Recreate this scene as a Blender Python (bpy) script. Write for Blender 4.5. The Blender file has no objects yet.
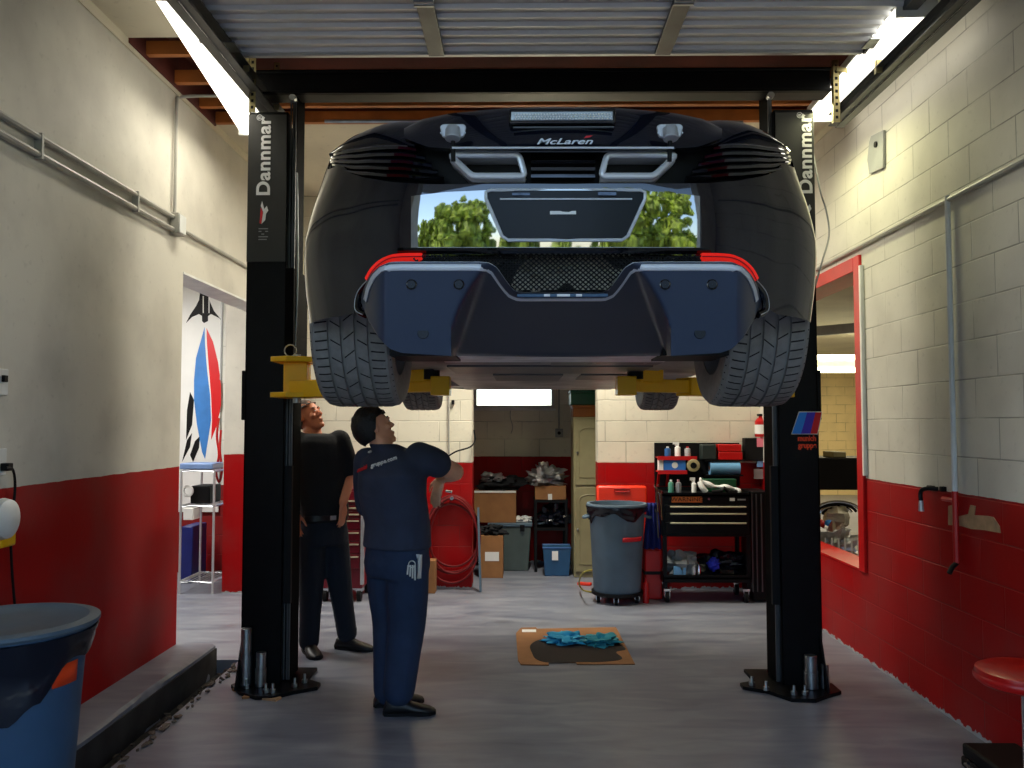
import bpy, bmesh, math, random
from math import sin, cos, pi, sqrt, radians
from mathutils import Vector, Matrix, noise
random.seed(11)
C = bpy.context.scene.collection
V = Vector
WORLD, SUN, EXPO = .62, 6.0, -0.25
L_STRIP, L_BACK, L_SIDE, L_FAR = 15, 150, 100, 110
# ------------------------------------------------------------------ camera
FPX = 828.0
PITCH, YAW = radians(2.77), radians(0.69)
CAM = V((0, 0, 1.61))
FW = V((-sin(YAW)*cos(PITCH), cos(YAW)*cos(PITCH), sin(PITCH)))
RT = V((cos(YAW), sin(YAW), 0))
UP = RT.cross(FW)
cd = bpy.data.cameras.new('camera'); cam = bpy.data.objects.new('camera', cd); C.objects.link(cam)
cam.location = CAM; cam.rotation_euler = (pi/2+PITCH, 0, YAW)
cd.sensor_width = 36; cd.lens = FPX/1024*36; cd.clip_start = 0.05; cd.clip_end = 400
bpy.context.scene.camera = cam
def ray(px, py): return FW + RT*((px-512)/FPX) + UP*((384-py)/FPX)
def at(px, py, y):
    r = ray(px, py); return CAM + r*(y/r.y)
def atx(px, py, x):
    r = ray(px, py); return CAM + r*(x/r.x)
def atz(px, py, z=0.0):
    r = ray(px, py); return CAM + r*((z-CAM.z)/r.z)
# ------------------------------------------------------------------ mesh collector
ORG = {}
class MB:
    def __init__(s): s.v = []; s.f = []; s.m = []; s.s = []
    def add(s, vs, fs, mi=0, smooth=False):
        b = len(s.v); s.v += [V(p) for p in vs]
        for f in fs: s.f.append([b+i for i in f]); s.m.append(mi); s.s.append(smooth)
        return s
    def box(s, x0, x1, y0, y1, z0, z1, mi=0):
        return s.add([(x0,y0,z0),(x1,y0,z0),(x1,y1,z0),(x0,y1,z0),(x0,y0,z1),(x1,y0,z1),(x1,y1,z1),(x0,y1,z1)],
                     [(0,3,2,1),(4,5,6,7),(0,1,5,4),(1,2,6,5),(2,3,7,6),(3,0,4,7)], mi)
    def obox(s, c, sz, ax=(1,0,0), up=(0,0,1), mi=0):
        a = V(ax).normalized(); u = V(up); b = u.cross(a).normalized(); u = a.cross(b).normalized(); c = V(c)
        vs = [c+a*(i*sz[0]/2)+b*(j*sz[1]/2)+u*(k*sz[2]/2) for k in (-1,1) for (i,j) in ((-1,-1),(1,-1),(1,1),(-1,1))]
        return s.add(vs, [(0,3,2,1),(4,5,6,7),(0,1,5,4),(1,2,6,5),(2,3,7,6),(3,0,4,7)], mi)
    def bar(s, p0, p1, w, h, up=(0,0,1), mi=0):
        p0, p1 = V(p0), V(p1); return s.obox((p0+p1)/2, ((p1-p0).length, w, h), p1-p0, up, mi)
    def loft(s, rings, closed=True, cap=True, mi=0, smooth=True):
        n = len(rings[0]); b = len(s.v)
        for r in rings: s.v += [V(p) for p in r]
        for i in range(len(rings)-1):
            for j in range(n if closed else n-1):
                k = (j+1) % n
                s.f.append([b+i*n+j, b+i*n+k, b+(i+1)*n+k, b+(i+1)*n+j]); s.m.append(mi); s.s.append(smooth)
        if cap and closed:
            s.f.append([b+j for j in range(n)][::-1]); s.m.append(mi); s.s.append(False)
            s.f.append([b+(len(rings)-1)*n+j for j in range(n)]); s.m.append(mi); s.s.append(False)
        return s
    def cyl(s, p0, p1, r0, r1=None, seg=20, cap=True, mi=0):
        r1 = r0 if r1 is None else r1
        return s.tube([p0, p1], [r0, r1], seg, mi=mi, cap=cap)
    def tube(s, pts, r, seg=8, closed=False, mi=0, cap=True, flat=1.0, up=None):
        pts = [V(p) for p in pts]; n = len(pts)
        if not hasattr(r, '__len__'): r = [r]*n
        rings = []; last = None
        for i, p in enumerate(pts):
            if closed: d = pts[(i+1) % n]-pts[i-1]
            else: d = pts[min(i+1, n-1)]-pts[max(i-1, 0)]
            d = d.normalized() if d.length > 1e-9 else V((0,0,1))
            if up is not None: a = V(up).cross(d)
            elif last is None: a = (V((0,0,1)) if abs(d.z) < .9 else V((1,0,0))).cross(d)
            else: a = last - d*last.dot(d)
            a.normalize(); last = a; b = d.cross(a)
            rings.append([p+(a*cos(t)+b*sin(t)*flat)*r[i] for t in [2*pi*k/seg for k in range(seg)]])
        if closed: rings.append(rings[0])
        return s.loft(rings, True, cap and not closed, mi)
    def prism(s, poly, d, mi=0):
        poly = [V(p) for p in poly]; d = V(d); n = len(poly)
        return s.add(poly+[p+d for p in poly], [list(range(n))[::-1], list(range(n, 2*n))]+[(i,(i+1)%n,n+(i+1)%n,n+i) for i in range(n)], mi)
    def lathe(s, c, prof, seg=32, mi=0, axis='z', arc=2*pi, cap=False):
        c = V(c); rings = []
        for r, h in prof:
            if axis == 'z': rings.append([c+V((r*cos(t), r*sin(t), h)) for t in [2*pi*k/seg for k in range(seg)]])
            elif axis == 'x': rings.append([c+V((h, r*cos(t), r*sin(t))) for t in [2*pi*k/seg for k in range(seg)]])
            else: rings.append([c+V((r*cos(t), h, r*sin(t))) for t in [2*pi*k/seg for k in range(seg)]])
        return s.loft(rings, True, cap, mi)
    def ball(s, c, r, seg=16, rg=10, amp=0, fr=3, mi=0, seed=0, smooth=True):
        if not hasattr(r, '__len__'): r = (r, r, r)
        c = V(c); rings = []
        for i in range(rg+1):
            a = pi*(i/rg)*.998+.001*pi; ring = []
            for k in range(seg):
                t = 2*pi*k/seg; d = V((sin(a)*cos(t), sin(a)*sin(t), cos(a)))
                q = 1+amp*noise.noise(d*fr+V((seed*7.1, seed, 0))) if amp else 1
                ring.append(c+V((d.x*r[0], d.y*r[1], d.z*r[2]))*q)
            rings.append(ring)
        return s.loft(rings, True, True, mi, smooth)
    def grid(s, fn, nu, nv, mi=0, smooth=True):
        return s.loft([[fn(i/(nu-1), j/(nv-1)) for i in range(nu)] for j in range(nv)], False, False, mi, smooth)
    def build(s, name, mats, parent=None, loc=None, bevel=0, sharp=35, solid=0, sub=0, fixn=True):
        me = bpy.data.meshes.new(name)
        if parent is not None: o0 = ORG[parent.name]
        elif loc is not None: o0 = V(loc)
        else:
            xs = [p.x for p in s.v]; ys = [p.y for p in s.v]; zs = [p.z for p in s.v]
            o0 = V(((min(xs)+max(xs))/2, (min(ys)+max(ys))/2, min(zs)))
        me.from_pydata([p-o0 for p in s.v], [], s.f)
        if not isinstance(mats, (list, tuple)): mats = [mats]
        for m in mats: me.materials.append(m)
        me.polygons.foreach_set('material_index', s.m); me.polygons.foreach_set('use_smooth', s.s)
        if fixn:
            bm = bmesh.new(); bm.from_mesh(me); bmesh.ops.recalc_face_normals(bm, faces=bm.faces); bm.to_mesh(me); bm.free()
        try: me.set_sharp_from_angle(angle=radians(sharp))
        except Exception: pass
        o = bpy.data.objects.new(name, me); C.objects.link(o); ORG[o.name] = o0
        if parent is not None: o.parent = parent
        else: o.location = o0
        if solid:
            m = o.modifiers.new('solid', 'SOLIDIFY'); m.thickness = solid; m.offset = 0
        if bevel:
            m = o.modifiers.new('bevel', 'BEVEL'); m.width = bevel; m.segments = 2; m.limit_method = 'ANGLE'; m.angle_limit = radians(50)
        if sub:
            m = o.modifiers.new('sub', 'SUBSURF'); m.levels = sub; m.render_levels = sub
        return o
def tag(o, label, cat, group=None, kind=None):
    o['label'] = label; o['category'] = cat
    if group: o['group'] = group
    if kind: o['kind'] = kind
    return o
def thing(name, label, cat, loc, group=None):
    o = bpy.data.objects.new(name, None); C.objects.link(o); o.location = V(loc); ORG[o.name] = V(loc)
    o.empty_display_size = .1
    return tag(o, label, cat, group)
def struct(mb, name, m, **k):
    o = mb.build(name, m, **k)
    if not k.get('parent'): o['kind'] = 'structure'
    return o
def copy_tree(o, loc, label=None, parent=None):
    c = o.copy(); C.objects.link(c)
    if parent is None: c.location = V(loc); ORG[c.name] = V(loc)
    else: c.parent = parent
    if label: c['label'] = label
    for ch in list(o.children): copy_tree(ch, None, None, c)
    return c
def text(name, body, pos, size, m, parent, xdir=(1,0,0), ydir=(0,0,1), align='CENTER', ext=.001, off=0.0, shear=0, sx=1.0, space=1.0):
    cu = bpy.data.curves.new(name, 'FONT'); cu.body = body; cu.size = size; cu.align_x = align; cu.align_y = 'CENTER'
    cu.extrude = ext; cu.offset = off; cu.shear = shear; cu.space_character = space
    cu.materials.append(m)
    t = bpy.data.objects.new(name, cu); C.objects.link(t)
    x = V(xdir).normalized(); y = V(ydir); y = (y-x*y.dot(x)).normalized(); z = x.cross(y)
    M = Matrix((x*sx, y, z)).transposed().to_4x4(); M.translation = V(pos)-(ORG[parent.name] if parent else V())
    t.matrix_local = M
    if parent: t.parent = parent
    t.matrix_basis = M
    bpy.context.view_layer.update()
    me = bpy.data.meshes.new_from_object(t.evaluated_get(bpy.context.evaluated_depsgraph_get()))
    bpy.data.objects.remove(t); o = bpy.data.objects.new(name, me); C.objects.link(o)
    if not me.materials: me.materials.append(m)
    if parent: o.parent = parent
    o.matrix_basis = M; ORG[o.name] = V(pos)
    return o
def interp(tab, x):
    if x <= tab[0][0]: return tab[0][1]
    for i in range(len(tab)-1):
        x0, y0 = tab[i]; x1, y1 = tab[i+1]
        if x <= x1:
            t = (x-x0)/(x1-x0)
            m0 = (y1-y0)/(x1-x0) if i == 0 else (y1-tab[i-1][1])/(x1-tab[i-1][0])
            m1 = (y1-y0)/(x1-x0) if i+2 >= len(tab) else (tab[i+2][1]-y0)/(tab[i+2][0]-x0)
            h = x1-x0; t2 = t*t; t3 = t2*t
            return (2*t3-3*t2+1)*y0+(t3-2*t2+t)*h*m0+(-2*t3+3*t2)*y1+(t3-t2)*h*m1
    return tab[-1][1]
def lin(tab, x):
    if x <= tab[0][0]: return tab[0][1]
    for (x0, y0), (x1, y1) in zip(tab, tab[1:]):
        if x <= x1: return y0+(y1-y0)*(x-x0)/(x1-x0)
    return tab[-1][1]
def smooth_pts(pts, n=8, closed=False):
    pts = [V(p) for p in pts]; out = []; N = len(pts)
    for i in range(N if closed else N-1):
        p0 = pts[(i-1) % N] if closed else pts[max(i-1, 0)]
        p1 = pts[i]; p2 = pts[(i+1) % N]; p3 = pts[(i+2) % N] if closed else pts[min(i+2, N-1)]
        for k in range(n):
            t = k/n
            out.append(.5*((2*p1)+(p2-p0)*t+(2*p0-5*p1+4*p2-p3)*t*t+(3*p1-p0-3*p2+p3)*t*t*t))
    if not closed: out.append(pts[-1])
    return out
def remeshed(mb, name, m, parent, vox=.012, it=4):
    o = mb.build(name, m, parent, fixn=True)
    r = o.modifiers.new('r', 'REMESH'); r.mode = 'VOXEL'; r.voxel_size = vox; r.use_smooth_shade = True
    s = o.modifiers.new('s', 'SMOOTH'); s.factor = .5; s.iterations = it
    bpy.context.view_layer.update()
    dg = bpy.context.evaluated_depsgraph_get()
    me = bpy.data.meshes.new_from_object(o.evaluated_get(dg), depsgraph=dg)
    o.modifiers.clear(); o.data = me
    me.polygons.foreach_set('use_smooth', [True]*len(me.polygons))
    if not me.materials: me.materials.append(m)
    return o
# ------------------------------------------------------------------ materials
def srgb(r, g, b):
    f = lambda c: (c/255/12.92) if c/255 <= .04045 else ((c/255+.055)/1.055)**2.4
    return (f(r), f(g), f(b), 1)
def mat(name, col, rough=.5, metal=0, var=.12, scale=6, bump=0, bscale=60, coat=0, spec=.5, emit=None, es=0, trans=0, ior=1.5, rvar=0, cior=1.5):
    m = bpy.data.materials.new(name); m.use_nodes = True
    nt = m.node_tree; N = nt.nodes; L = nt.links; b = N['Principled BSDF']
    b.inputs['Roughness'].default_value = rough; b.inputs['Metallic'].default_value = metal
    b.inputs['Coat Weight'].default_value = coat; b.inputs['Coat Roughness'].default_value = .03; b.inputs['Coat IOR'].default_value = cior
    b.inputs['Specular IOR Level'].default_value = spec; b.inputs['IOR'].default_value = ior
    b.inputs['Transmission Weight'].default_value = trans
    tc = N.new('ShaderNodeTexCoord')
    nz = N.new('ShaderNodeTexNoise'); nz.inputs['Scale'].default_value = scale; nz.inputs['Detail'].default_value = 4
    L.new(tc.outputs['Object'], nz.inputs['Vector'])
    mr = N.new('ShaderNodeMapRange'); mr.inputs['To Min'].default_value = 1-var; mr.inputs['To Max'].default_value = 1+var
    mr.inputs['From Min'].default_value = .3; mr.inputs['From Max'].default_value = .7
    L.new(nz.outputs['Fac'], mr.inputs['Value'])
    mx = N.new('ShaderNodeVectorMath'); mx.operation = 'SCALE'; mx.inputs[0].default_value = col[:3]
    L.new(mr.outputs['Result'], mx.inputs['Scale']); L.new(mx.outputs['Vector'], b.inputs['Base Color'])
    if rvar:
        m2 = N.new('ShaderNodeMapRange'); m2.inputs['To Min'].default_value = max(0, rough-rvar); m2.inputs['To Max'].default_value = rough+rvar
        L.new(nz.outputs['Fac'], m2.inputs['Value']); L.new(m2.outputs['Result'], b.inputs['Roughness'])
    if bump:
        n2 = N.new('ShaderNodeTexNoise'); n2.inputs['Scale'].default_value = bscale; L.new(tc.outputs['Object'], n2.inputs['Vector'])
        bp = N.new('ShaderNodeBump'); bp.inputs['Strength'].default_value = bump; bp.inputs['Distance'].default_value = .01
        L.new(n2.outputs['Fac'], bp.inputs['Height']); L.new(bp.outputs['Normal'], b.inputs['Normal'])
    if emit:
        b.inputs['Emission Color'].default_value = emit; b.inputs['Emission Strength'].default_value = es
    return m
def wall_mat(name, split, axis, block=True, up=srgb(214,208,190), lo=srgb(178,14,16), mortar=.5, chip=True, smudge=.25):
    """painted wall: red dado below `split`, cream above; world-space block courses"""
    m = bpy.data.materials.new(name); m.use_nodes = True
    nt = m.node_tree; N = nt.nodes; L = nt.links; b = N['Principled BSDF']
    g = N.new('ShaderNodeNewGeometry'); sp = N.new('ShaderNodeSeparateXYZ'); L.new(g.outputs['Position'], sp.inputs[0])
    def mth(op, a, c=None, clamp=False):
        n = N.new('ShaderNodeMath'); n.operation = op; n.use_clamp = clamp
        for i, q in enumerate((a, c)):
            if q is None: continue
            if isinstance(q, (int, float)): n.inputs[i].default_value = q
            else: L.new(q, n.inputs[i])
        return n.outputs[0]
    def mixc(f, a, c):
        n = N.new('ShaderNodeMix'); n.data_type = 'RGBA'
        if isinstance(f, (int, float)): n.inputs[0].default_value = f
        else: L.new(f, n.inputs[0])
        for i, q in ((6, a), (7, c)):
            if isinstance(q, tuple): n.inputs[i].default_value = q
            else: L.new(q, n.inputs[i])
        return n.outputs[2]
    def nz(scale, det=4, vec=None):
        n = N.new('ShaderNodeTexNoise'); n.inputs['Scale'].default_value = scale; n.inputs['Detail'].default_value = det
        L.new(vec or g.outputs['Position'], n.inputs['Vector']); return n.outputs['Fac']
    z = sp.outputs['Z']; h = sp.outputs['Y'] if axis == 'y' else sp.outputs['X']
    cv = N.new('ShaderNodeCombineXYZ'); L.new(h, cv.inputs[0]); L.new(z, cv.inputs[1])
    if split is not None:
        edge = mth('ADD', split, mth('MULTIPLY', mth('SUBTRACT', nz(9), .5), .012))
        f = mth('GREATER_THAN', z, edge)
        base = mixc(f, lo, up)
    else: base = mixc(0.0, up, up)
    # blotchy wear, scaled
    blot = N.new('ShaderNodeMapRange'); blot.inputs['From Min'].default_value = .42; blot.inputs['From Max'].default_value = .75
    L.new(nz(1.7, 6), blot.inputs['Value'])
    base = mixc(mth('MULTIPLY', blot.outputs['Result'], smudge), base, srgb(96,88,84))
    fine = N.new('ShaderNodeMapRange'); fine.inputs['From Min'].default_value = .62; fine.inputs['From Max'].default_value = .72
    L.new(nz(23, 3), fine.inputs['Value'])
    base = mixc(mth('MULTIPLY', fine.outputs['Result'], .10), base, srgb(70,60,55))
    hgt = nz(40, 5)
    if block:
        br = N.new('ShaderNodeTexBrick'); L.new(cv.outputs[0], br.inputs['Vector'])
        br.inputs['Scale'].default_value = 1; br.inputs['Brick Width'].default_value = .41; br.inputs['Row Height'].default_value = .205
        br.inputs['Mortar Size'].default_value = .005; br.inputs['Mortar Smooth'].default_value = .6; br.offset = .5
        br.inputs['Color1'].default_value = (1,1,1,1); br.inputs['Color2'].default_value = (.93,.93,.93,1); br.inputs['Mortar'].default_value = (.0,.0,.0,1)
        mort = br.outputs['Fac']
        gap = N.new('ShaderNodeMapRange'); gap.inputs['From Min'].default_value = .38; gap.inputs['From Max'].default_value = .62
        L.new(nz(3.1, 3), gap.inputs['Value'])
        base = mixc(mth('MULTIPLY', mth('MULTIPLY', mort, gap.outputs['Result']), mortar), base, srgb(70,66,60))
        hgt = mth('SUBTRACT', mth('MULTIPLY', hgt, .12), mort)
    if chip:
        ce = mth('ADD', .015, mth('MULTIPLY', mth('SUBTRACT', nz(22, 8), .47), .09))
        base = mixc(mth('LESS_THAN', z, ce), base, srgb(165,165,168))
    L.new(base, b.inputs['Base Color'])
    b.inputs['Roughness'].default_value = .55; b.inputs['Specular IOR Level'].default_value = .18
    bp = N.new('ShaderNodeBump'); bp.inputs['Strength'].default_value = .55 if block else .12; bp.inputs['Distance'].default_value = .006
    L.new(hgt, bp.inputs['Height']); L.new(bp.outputs['Normal'], b.inputs['Normal'])
    return m
CREAM = srgb(216,212,200); RED = srgb(160,0,4)
M = {}
M['wl'] = wall_mat('paint_left', 1.32, 'y', False, CREAM, RED, chip=True, smudge=.35)
M['wr'] = wall_mat('paint_right', 1.24, 'y', True, CREAM, RED)
M['wb'] = wall_mat('paint_back', 1.23, 'x', True, srgb(232,226,206), RED)
M['wplain'] = wall_mat('paint_plain', None, 'x', True, srgb(228,222,202), chip=False)
M['ceil'] = wall_mat('ceiling_board', None, 'x', False, srgb(226,218,196), chip=False, smudge=.2)
M['white'] = mat('white_paint', srgb(225,226,222), .45)
M['grey'] = mat('grey_paint', srgb(150,152,152), .45)
M['pipe'] = mat('painted_conduit', srgb(170,168,160), .4)
M['pipew'] = mat('white_pipe', srgb(215,218,216), .4)
M['steel'] = mat('galvanised_steel', srgb(170,175,178), .35, 1, .2, 14)
M['chrome'] = mat('chrome', srgb(215,218,222), .12, 1, .05)
M['silver'] = mat('satin_silver', srgb(196,198,202), .34, .45, .05)
M['track'] = mat('dark_steel_track', srgb(92,94,96), .4, .8, .2)
M['door'] = mat('door_sheet_metal', srgb(222,224,228), .42, .2, .06)
M['black'] = mat('black_enamel', srgb(11,12,14), .4, 0, .3, 9, spec=.16)
M['blackm'] = mat('matt_black', srgb(14,14,16), .55, spec=.2)
M['bright'] = mat('bright_polished_ring', srgb(222,226,232), .25, .25, .03)
M['label'] = mat('black_label_panel', srgb(42,42,40), .5)
M['rubber'] = mat('tyre_rubber', srgb(132,130,126), .55, 0, .15, 30, bump=.2)
M['groove'] = mat('tyre_groove', srgb(12,12,13), .8)
M['wood'] = mat('joist_wood', srgb(176,104,44), .6, 0, .25, 5)
M['deckw'] = mat('roof_deck_wood', srgb(84,28,16), .8, 0, .35, 3)
M['yellow'] = mat('yellow_lift_enamel', srgb(255,196,0), .45, 0, .06, 5, coat=.2)
M['redp'] = mat('red_enamel', srgb(190,14,14), .35)
M['oran'] = mat('orange_plastic', srgb(232,48,16), .4)
M['card'] = mat('cardboard', srgb(150,104,62), .8, 0, .12, 9)
M['blue'] = mat('blue_plastic', srgb(40,90,150), .4)
M['lblue'] = mat('light_blue_paper', srgb(112,170,215), .7)
M['dblue'] = mat('dark_blue_cloth', srgb(20,34,110), .8, bump=.3, bscale=20)
M['navyc'] = mat('navy_uniform_cloth', srgb(52,60,82), .9, 0, .1, 10, bump=1.0, bscale=9)
M['trous'] = mat('blue_work_trousers', srgb(36,54,84), .85, 0, .12, 8, bump=1.0, bscale=11)
M['dkcl'] = mat('black_cloth', srgb(16,19,24), .9, 0, .1, 10, bump=.2)
M['dktr'] = mat('dark_trousers', srgb(20,30,44), .9, 0, .1, 10, bump=.2)
M['skin'] = mat('skin', srgb(246,182,146), .5, 0, .06, 12)
M['skin2'] = mat('ruddy_skin', srgb(220,140,104), .5, 0, .08, 12)
M['hair'] = mat('black_hair', srgb(14,12,12), .5, bump=.6, bscale=120)
M['hairg'] = mat('grey_hair', srgb(96,80,70), .6, bump=.6, bscale=120)
M['shoe'] = mat('black_leather', srgb(16,16,18), .45)
M['bin'] = mat('grey_bin_plastic', srgb(84,104,120), .5, 0, .15, 5)
M['bin2'] = mat('blue_grey_bin_plastic', srgb(52,84,116), .5, 0, .12, 5)
M['bag'] = mat('black_bin_liner', srgb(14,18,30), .25, bump=.6, bscale=14)
M['redlit'] = mat('tail_lamp_lens', srgb(225,16,14), .15, emit=(1,.03,.02,1), es=.55)
M['foil'] = mat('crumpled_foil', srgb(205,205,205), .3, .9, .2, 20, bump=.6, bscale=25)
M['green'] = mat('green_plastic', srgb(16,74,44), .4)
M['cab'] = mat('olive_cream_cabinet', srgb(146,140,104), .5)
M['paper'] = mat('white_paper', srgb(235,235,232), .7, var=.03)
M['txtw'] = mat('white_lettering', srgb(240,240,240), .5, var=.02)
M['txtr'] = mat('red_lettering', srgb(214,24,40), .5, var=.02)
M['txto'] = mat('orange_lettering', srgb(250,72,16), .5, var=.02)
M['mlb'] = mat('light_blue_stripe', srgb(28,140,240), .4, var=.02)
M['mdb'] = mat('violet_blue_stripe', srgb(60,34,190), .4, var=.02)
M['mr'] = mat('red_stripe', srgb(214,10,20), .4, var=.02)
M['paintc'] = mat('midnight_blue_car_paint', srgb(8,12,26), .035, 0, .05, 3, coat=.8, spec=.4, cior=1.5)
M['mirror'] = mat('polished_black_panel', srgb(6,8,12), .03, 0, .05, 3, coat=1, spec=.5, cior=3.0)
M['mast'] = mat('dull_black_steel', srgb(9,9,10), .7, 0, .2, 6, spec=.03)
M['recess'] = mat('dark_recess_panel', srgb(13,19,34), .35, 0, .1, 5, spec=.25)
M['hand'] = mat('cream_drawer_pull', srgb(208,200,168), .35, .2, .05)
M['kerbdk'] = mat('dark_concrete', srgb(52,50,50), .9, 0, .4, 6)
M['satin'] = mat('satin_blue_carbon', srgb(58,68,88), .30, .25, .06, 4, coat=.2)
M['rim'] = mat('silver_trim_highlight', srgb(226,229,236), .34, .1, .04)  # highlight on the diffuser's bevelled edge is put into this pale colour
M['gloss'] = mat('gloss_black_trim', srgb(8,8,10), .06, coat=.6)
M['smoke'] = mat('smoked_lens', srgb(70,76,86), .12, .4, .4, 60)
M['cast'] = mat('cast_aluminium', srgb(205,200,180), .5, .1, .3, 12, bump=.4, bscale=30)
M['under'] = mat('scuffed_undertray', srgb(158,156,152), .45, .2, .5, 3, bump=.3, bscale=8)
M['glass'] = mat('dark_cabin_glass', srgb(12,14,18), .03, coat=1)
M['tubeR'] = mat('lit_fluorescent_diffuser', (1,1,1,1), .5, emit=(1,.95,.80,1), es=4.5, var=0)
M['tubeY'] = mat('lit_yellow_tube', (1,1,1,1), .5, emit=(1,.93,.55,1), es=8, var=0)
M['leaf'] = mat('tree_leaves', srgb(165,180,60), .6, 0, .8, 2.2)
M['bark'] = mat('bark', srgb(80,64,48), .9)
M['dgn'] = mat('dirt', srgb(28,26,26), .9, 0, .4, 12)
M['chain'] = mat('zinc_angle', srgb(168,156,112), .4, .7, .15, 20)
M['tan'] = mat('bare_plaster', srgb(176,140,104), .85, 0, .2, 20)
M['vinyl'] = mat('red_vinyl', srgb(190,20,16), .3)
M['aqua'] = mat('aqua_rag', srgb(40,160,205), .8, 0, .2, 9)
M['brown'] = mat('oil_stain', srgb(26,14,9), .8, 0, .3, 8)
# ------------------------------------------------------------------ floor
def floor_mat():
    m = bpy.data.materials.new('sealed_grey_floor'); m.use_nodes = True
    nt = m.node_tree; N = nt.nodes; L = nt.links; b = N['Principled BSDF']
    g = N.new('ShaderNodeNewGeometry')
    mp = N.new('ShaderNodeMapping'); mp.inputs['Scale'].default_value = (1.2, 4.5, 1); L.new(g.outputs['Position'], mp.inputs['Vector'])
    n1 = N.new('ShaderNodeTexNoise'); n1.inputs['Scale'].default_value = 1.6; n1.inputs['Detail'].default_value = 6; n1.inputs['Distortion'].default_value = .8
    L.new(mp.outputs[0], n1.inputs['Vector'])
    cr = N.new('ShaderNodeValToRGB'); cr.color_ramp.elements[0].position = .3; cr.color_ramp.elements[1].position = .72
    cr.color_ramp.elements[0].color = srgb(106,111,126); cr.color_ramp.elements[1].color = srgb(146,150,160)
    L.new(n1.outputs['Fac'], cr.inputs[0])
    n2 = N.new('ShaderNodeTexNoise'); n2.inputs['Scale'].default_value = 2.3; n2.inputs['Detail'].default_value = 5; L.new(g.outputs['Position'], n2.inputs['Vector'])
    mr = N.new('ShaderNodeMapRange'); mr.inputs['From Min'].default_value = .58; mr.inputs['From Max'].default_value = .78; L.new(n2.outputs['Fac'], mr.inputs['Value'])
    mu = N.new('ShaderNodeMath'); mu.operation = 'MULTIPLY'; mu.inputs[1].default_value = .35; L.new(mr.outputs[0], mu.inputs[0])
    mx = N.new('ShaderNodeMix'); mx.data_type = 'RGBA'; L.new(mu.outputs[0], mx.inputs[0]); L.new(cr.outputs[0], mx.inputs[6]); mx.inputs[7].default_value = srgb(80,76,72)
    L.new(mx.outputs[2], b.inputs['Base Color'])
    rr = N.new('ShaderNodeMapRange'); rr.inputs['To Min'].default_value = .22; rr.inputs['To Max'].default_value = .5; L.new(n1.outputs['Fac'], rr.inputs['Value'])
    L.new(rr.outputs[0], b.inputs['Roughness'])
    bp = N.new('ShaderNodeBump'); bp.inputs['Strength'].default_value = .12; bp.inputs['Distance'].default_value = .01
    L.new(n2.outputs['Fac'], bp.inputs['Height']); L.new(bp.outputs['Normal'], b.inputs['Normal'])
    return m
M['floor'] = floor_mat()
M['asph'] = mat('pale_asphalt', srgb(132,130,126), .85, bump=.3)
XL, XR = -2.345, 2.345
ZC = 3.90
struct(MB().box(-1.93, 10.6, .8, 19.2, -.12, 0), 'floor', M['floor'])
struct(MB().box(-9, -1.93, 5.72, 13, -.12, 0), 'floor_side_bay', M['floor'])
struct(MB().box(-2.4, -1.93, .8, 5.72, -.2, -.09), 'floor_gutter', M['dgn'])
k = MB(); k.loft([[(XL, y, -.1), (-2.085+.008*sin(y*7), y, -.1), (-2.09+.008*sin(y*5), y, .105), (-2.11, y, .12), (XL, y, .12)] for y in [.9+i*.15 for i in range(32)]]+[[(XL, 5.70, -.1), (-2.09, 5.70, -.1), (-2.09, 5.70, .10), (-2.11, 5.70, .115), (XL, 5.70, .12)]], smooth=False)
struct(k, 'floor_kerb', M['floor'])
struct(MB().box(-2.0885, -2.080, .9, 5.70, -.1, .085), 'floor_kerb_side', M['kerbdk'])  # darker concrete strip along the kerb's vertical side
struct(MB().box(-60, 60, -90, .8, -.16, -.02), 'ground', M['asph'])
# ------------------------------------------------------------------ walls
YD0, YD1, ZD = 5.66, 7.95, 2.66          # opening in the left wall
w = MB(); w.box(XL-.2, XL, .8, YD0, -.1, 4.5); w.box(XL-.2, XL, YD0, YD1, ZD, 4.5); w.box(XL-.52, XL, YD1, 8.25, -.1, 4.5)
struct(w, 'wall_left', M['wl'])
YO0, YO1, ZO0, ZO1 = 5.80, 7.6, .60, 2.68
w = MB(); w.box(XR, XR+.2, .8, YO0, -.1, 4.5); w.box(XR, XR+.2, YO0, YO1, -.1, ZO0); w.box(XR, XR+.2, YO0, YO1, ZO1, 4.5); w.box(XR, XR+.2, YO1, 8.25, -.1, 4.5)
struct(w, 'wall_right', M['wr'])
YB = 8.2; AX0, AX1 = at(472, 500, YB).x, at(598, 500, YB).x
w = MB(); w.box(XL, AX0, YB, YB+.25, -.1, 4.5); w.box(AX1, XR, YB, YB+.25, -.1, 4.5); w.box(AX0, AX1, YB, YB+.25, 2.3, 4.5)
struct(w, 'wall_back', M['wb'])
YA = 9.75; wz0 = at(500, 408, YA).z; wx0, wx1 = at(474, 400, YA).x, at(554, 400, YA).x
w = MB(); ax0, ax1 = AX0-.5, AX1+.15
w.box(ax0, wx0, YA, YA+.2, -.1, 4); w.box(wx1, ax1, YA, YA+.2, -.1, 4); w.box(wx0, wx1, YA, YA+.2, -.1, wz0); w.box(wx0, wx1, YA, YA+.2, wz0+.62, 4)
struct(w, 'wall_alcove', M['wb'])
w = MB(); w.box(ax0-.15, ax0, YB+.25, YA, -.1, 4); w.box(ax1, ax1+.15, YB+.25, YA, -.1, 4)
struct(w, 'wall_alcove_side', M['wb'])
wf = thing('window_1', 'small high window above the store alcove', 'window', (wx0, YA, wz0)); wf['kind'] = 'structure'
f = MB(); t = .03
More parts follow.
